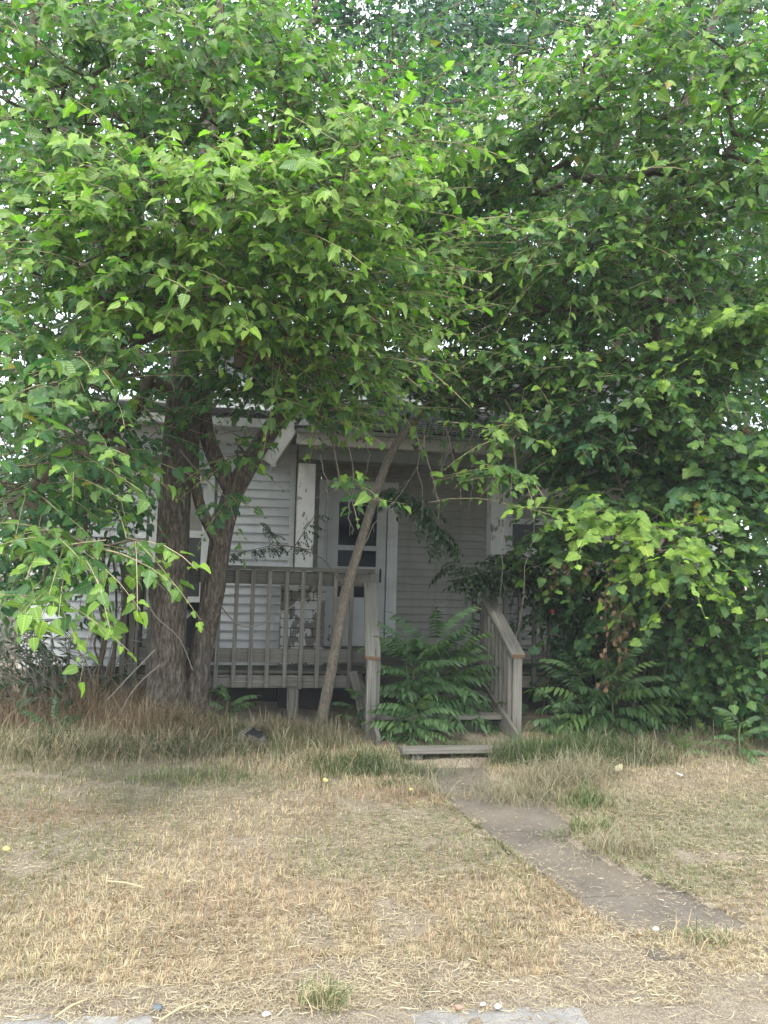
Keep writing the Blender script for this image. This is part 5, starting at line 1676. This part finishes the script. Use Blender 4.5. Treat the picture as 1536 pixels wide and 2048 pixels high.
# ================================================================== SMALL THINGS
def rock(name, label, px, py, r_, mat, flat=.6, cat='stone', group=None, z=None, seed=0):
    p = at(px, py, z=.02 if z is None else z)
    rr = np.random.default_rng(seed)
    u = np.linspace(0, 2 * math.pi, 12, endpoint=False)
    V, F = [], []
    for i in range(7):
        th = math.pi * (i + .001) / 6.002
        for a in u:
            d = np.array([math.cos(a) * math.sin(th), math.sin(a) * math.sin(th), math.cos(th)])
            k = 1 + .35 * (vn(d[None] * 1.7, 1.0, 3 + seed)[0] - .5) * 2
            V.append(d * k * r_ * np.array([1.15, .9, flat]))
    for i in range(6):
        for k in range(12):
            F.append((i * 12 + k, (i + 1) * 12 + k, (i + 1) * 12 + (k + 1) % 12, i * 12 + (k + 1) % 12))
    o = link(name, np_mesh(name, np.array(V), np.array(F), mat, smooth=True), None, tuple(p + np.array([0, 0, r_ * flat * .5])))
    return tag(o, label, cat, group)


rock('stone', 'white stone lying on the lower end of the concrete walk', 1311, 1860, .015, M['stone_white'], .6, seed=1)
rock('stone', 'flat white pebble by the sidewalk edge, the bigger one of two close together', 996, 2015, .013, M['stone_white'], .6, seed=2)
rock('stone', 'smaller white pebble beside a flat white one at the sidewalk edge', 966, 2010, .010, M['stone_white'], .6, seed=3)
rock('stone', 'reddish brown pebble just left of the white pebbles by the sidewalk', 918, 2017, .012, M['stone_red'], .6, seed=4)
rock('stone', 'blue grey stone in the bare dirt at the bottom edge', 316, 2018, .016, M['stone_blue'], .6, seed=5)
rock('stone', 'white pebble in the bare dirt right of the blue grey stone', 533, 2030, .013, M['stone_white'], .6, seed=6)
rock('fallen_fruit', 'small yellow fruit in the shaded grass below the leaning sapling', 651, 1562, .016, M['fruit'], .8, 'fruit', seed=7, z=.07)
rock('fallen_fruit', 'small yellow fruit in the grass below the wooden steps', 822, 1580, .012, M['fruit'], .8, 'fruit', seed=8, z=.07)
rock('fallen_fruit', 'small yellow fruit lying at the far left edge of the lawn', 13, 1700, .015, M['fruit'], .8, 'fruit', seed=9, z=.07)
# cut log in the grass with a scrap of dark plastic on top
lg = empty('log', 'short grey cut log lying in the tall grass in front of the deck', 'log', tuple(at(500, 1495, z=0.05)))
pc = at(500, 1490, z=.075)
V, F = tube([], [], [pc + np.array([.0, -.02, 0]) + np.array([0, k * .08, 0]) for k in range(4)], [.128, .135, .13, .12], 20)
V = np.array(V)
V[:, 2] = pc[2] + (V[:, 2] - pc[2]) * .92
V += (vn(V, 9., 2)[:, None] - .5) * .02
link('bark', np_mesh('bark', V, np.array(F), M['bark_young'], smooth=True), lg)
e = MB()
ring = V[:20]
e.poly([tuple(p) for p in ring], [(p[0] * .3, p[2]) for p in ring])
e.build('cut_face', M['deck_wood'], lg)
bm = MB()
pc2 = at(508, 1470, z=.195)
pl_ = []
Vg = []
for i in range(5):
    for j in range(5):
        Vg.append((pc2[0] + (i - 2) * .035 + random.gauss(0, .008), pc2[1] + (j - 2) * .03 + random.gauss(0, .008), pc2[2] + .035 * math.exp(-((i - 2) ** 2 + (j - 2) ** 2) / 3) + random.gauss(0, .012)))
Fg = [(i * 5 + j, (i + 1) * 5 + j, (i + 1) * 5 + j + 1, i * 5 + j + 1) for i in range(4) for j in range(4)]
tag(link('plastic_scrap', np_mesh('plastic_scrap', np.array(Vg), np.array(Fg), M['bag'], smooth=True)), 'crumpled scrap of black plastic on top of the cut log', 'plastic scrap')
# black bag between the trunks
bg_ = empty('trash_bag', 'tied black plastic bag standing on the deck seen between the two big trunks', 'bag', tuple(at(385, 1300, y=8.45) * np.array([1, 1, 0]) + np.array([0, 0, .51])))
c = np.array(bg_.location)
Vb, Fb = [], []
prof = [(.0, .0), (.14, .0), (.19, .05), (.20, .16), (.185, .28), (.15, .38), (.09, .45), (.04, .49), (.03, .51), (.07, .56), (.10, .62)]
for i, (rr, zz) in enumerate(prof):
    for k in range(24):
        a = 2 * math.pi * k / 24
        w_ = 1 + .16 * (vn(np.array([[math.cos(a) * 2, math.sin(a) * 2, zz * 7]]), 1.0, 5)[0] - .5) * 2 + (.35 * math.sin(a * 5) if i > 8 else 0)
        Vb.append((c[0] + rr * w_ * math.cos(a), c[1] + rr * w_ * math.sin(a) * .85, c[2] + zz * 1.05))
for i in range(len(prof) - 1):
    for k in range(24):
        Fb.append((i * 24 + k, i * 24 + (k + 1) % 24, (i + 1) * 24 + (k + 1) % 24, (i + 1) * 24 + k))
link('bag', np_mesh('bag', np.array(Vb), np.array(Fb), M['bag'], smooth=True), bg_)
jug = empty('plastic_jug', 'pale grey plastic jug propped behind the black bag on the deck', 'jug', tuple(at(394, 1215, y=8.75)))
jc = at(396, 1250, y=8.72)
V, F = tube([], [], [jc + np.array([0, 0, z]) for z in (-.2, -.19, 0, .1, .15, .2, .21, .25, .252)], [.02, .085, .09, .088, .07, .035, .03, .03, .004], 16)
link('body', np_mesh('body', np.array(V), np.array(F), M['greyplastic'], smooth=True), jug)
V, F = tube([], [], [jc + np.array([.075, 0, .12]), jc + np.array([.12, -.01, .12]), jc + np.array([.125, -.01, .03]), jc + np.array([.085, 0, .0])], [.012] * 4, 8)
link('handle', np_mesh('handle', np.array(V), np.array(F), M['greyplastic'], smooth=True), jug)
# fallen leaves and a scrap of paper by the right edge
for px, py, s, lab in ((1232, 1542, .05, 'curled cream dead leaf nearest the yellow green seedling'), (1255, 1545, .045, 'curled cream dead leaf right of the yellow green seedling'), (1405, 1530, .06, 'long pale dead leaf below the dry hay heap on the right')):
    p = at(px, py, z=.07)
    V, F, UV = row_leaf(ovate, ROWS_M, .5, -.4, .1, int(px), .2)
    o = link('fallen_leaf', np_mesh('fallen_leaf', V * s * 1.6, F, M['dry_leaf'], UV, np.tile(np.array([.5, .46, .3]), (len(V), 1)), True), None, tuple(p))
    o.rotation_euler = (.3, -.2, px)
    tag(o, lab, 'leaf')
V, F, UV = row_leaf(ovate, ROWS_M, .2, .3, .3, 77, 0)
o = link('paper_scrap', np_mesh('paper_scrap', V * .07, F, M['paper'], UV, None, True), None, tuple(at(1355, 1548, z=.08)))
tag(o, 'small crumpled white scrap of litter in front of the seedling', 'litter')
for p, q, lab in (((215, 1762), (290, 1776), 'long pale dry stalk lying on the lawn left of centre'), ((110, 2034), (175, 1998), 'thick straw stalk pointing up right from the bottom edge'), ((318, 2042), (395, 2003), 'thin pale stalk crossing the bare dirt beside the blue grey stone')):
    a, b = at(*p, z=.045), at(*q, z=.05)
    V, F = tube([], [], [a, (a + b) / 2 + np.array([0, 0, .008]), b], [.004, .0045, .002], 5)
    tag(link('dry_stalk', np_mesh('dry_stalk', np.array(V), np.array(F), M['twig_pale'], smooth=True)), lab, 'stalk')
# neighbour's white porch rail and grey pickets far left
nb = empty('porch_railing', "neighbour's white porch railing glimpsed at the far left behind the leaves", 'railing', (-6.2, 15.0, 0))
m_nb = M['trim']
x0, x1 = hx(-60, 15), hx(46, 15)
z0, z1 = hz(20, 1235, 15), hz(20, 1135, 15)
MB().box(x0, x1, 14.96, 15.04, z1 - .25, z1).build('rail', m_nb, nb)
MB().box(x0, x1, 14.97, 15.03, z0, z0 + .1).build('rail', m_nb, nb)
MB().box(x1 - .14, x1, 14.9, 15.04, -.05, z1 + 1.3).build('post', m_nb, nb)
k = x0
while k < x1 - .15:
    MB().box(k, k + .045, 14.98, 15.02, z0 + .1, z1 - .25).build('baluster', m_nb, nb)
    k += .14
pf = empty('picket_fence', 'grey weathered picket fence below the white railing at the far left', 'fence', (-5, 13.4, 0))
for k in range(9):
    px = hx(-50 + k * 13, 13.4)
    MB().beam((px, 13.4, -.03), (px, 13.4, hz(20, 1158, 13.4) - .02 * (k % 2)), .085, .02, (0, 1, 0)).build('picket', M['post_wood'], pf)
MB().beam((hx(-55, 13.4), 13.43, .45), (hx(60, 13.4), 13.43, .45), .035, .08).build('fence_rail', M['post_wood'], pf)

# ================================================================== ADDED HAZE
hz_ = MB().poly([(-60, -20, -1.3), (60, -20, -1.3), (60, 60, -1.3), (-60, 60, -1.3)][::-1])
hz_.poly([(-60, -20, 13), (60, -20, 13), (60, 60, 13), (-60, 60, 13)])
for p, q in (((-60, -20), (60, -20)), ((60, -20), (60, 60)), ((60, 60), (-60, 60)), ((-60, 60), (-60, -20))):
    hz_.poly([(*p, -1.3), (*q, -1.3), (*q, 13), (*p, 13)])
m_, t_ = newmat('shadow-lifting veil')
pv = N(t_, 'ShaderNodeVolumePrincipled')
pv.inputs['Color'].default_value = (.9, .95, 1, 1)
pv.inputs['Density'].default_value = .0016  # thin volume added to lift the deep shadows and soften contrast
t_.links.new(pv.outputs[0], N(t_, 'ShaderNodeOutputMaterial').inputs['Volume'])
tag(hz_.build('fill_haze', m_), kind='stuff')
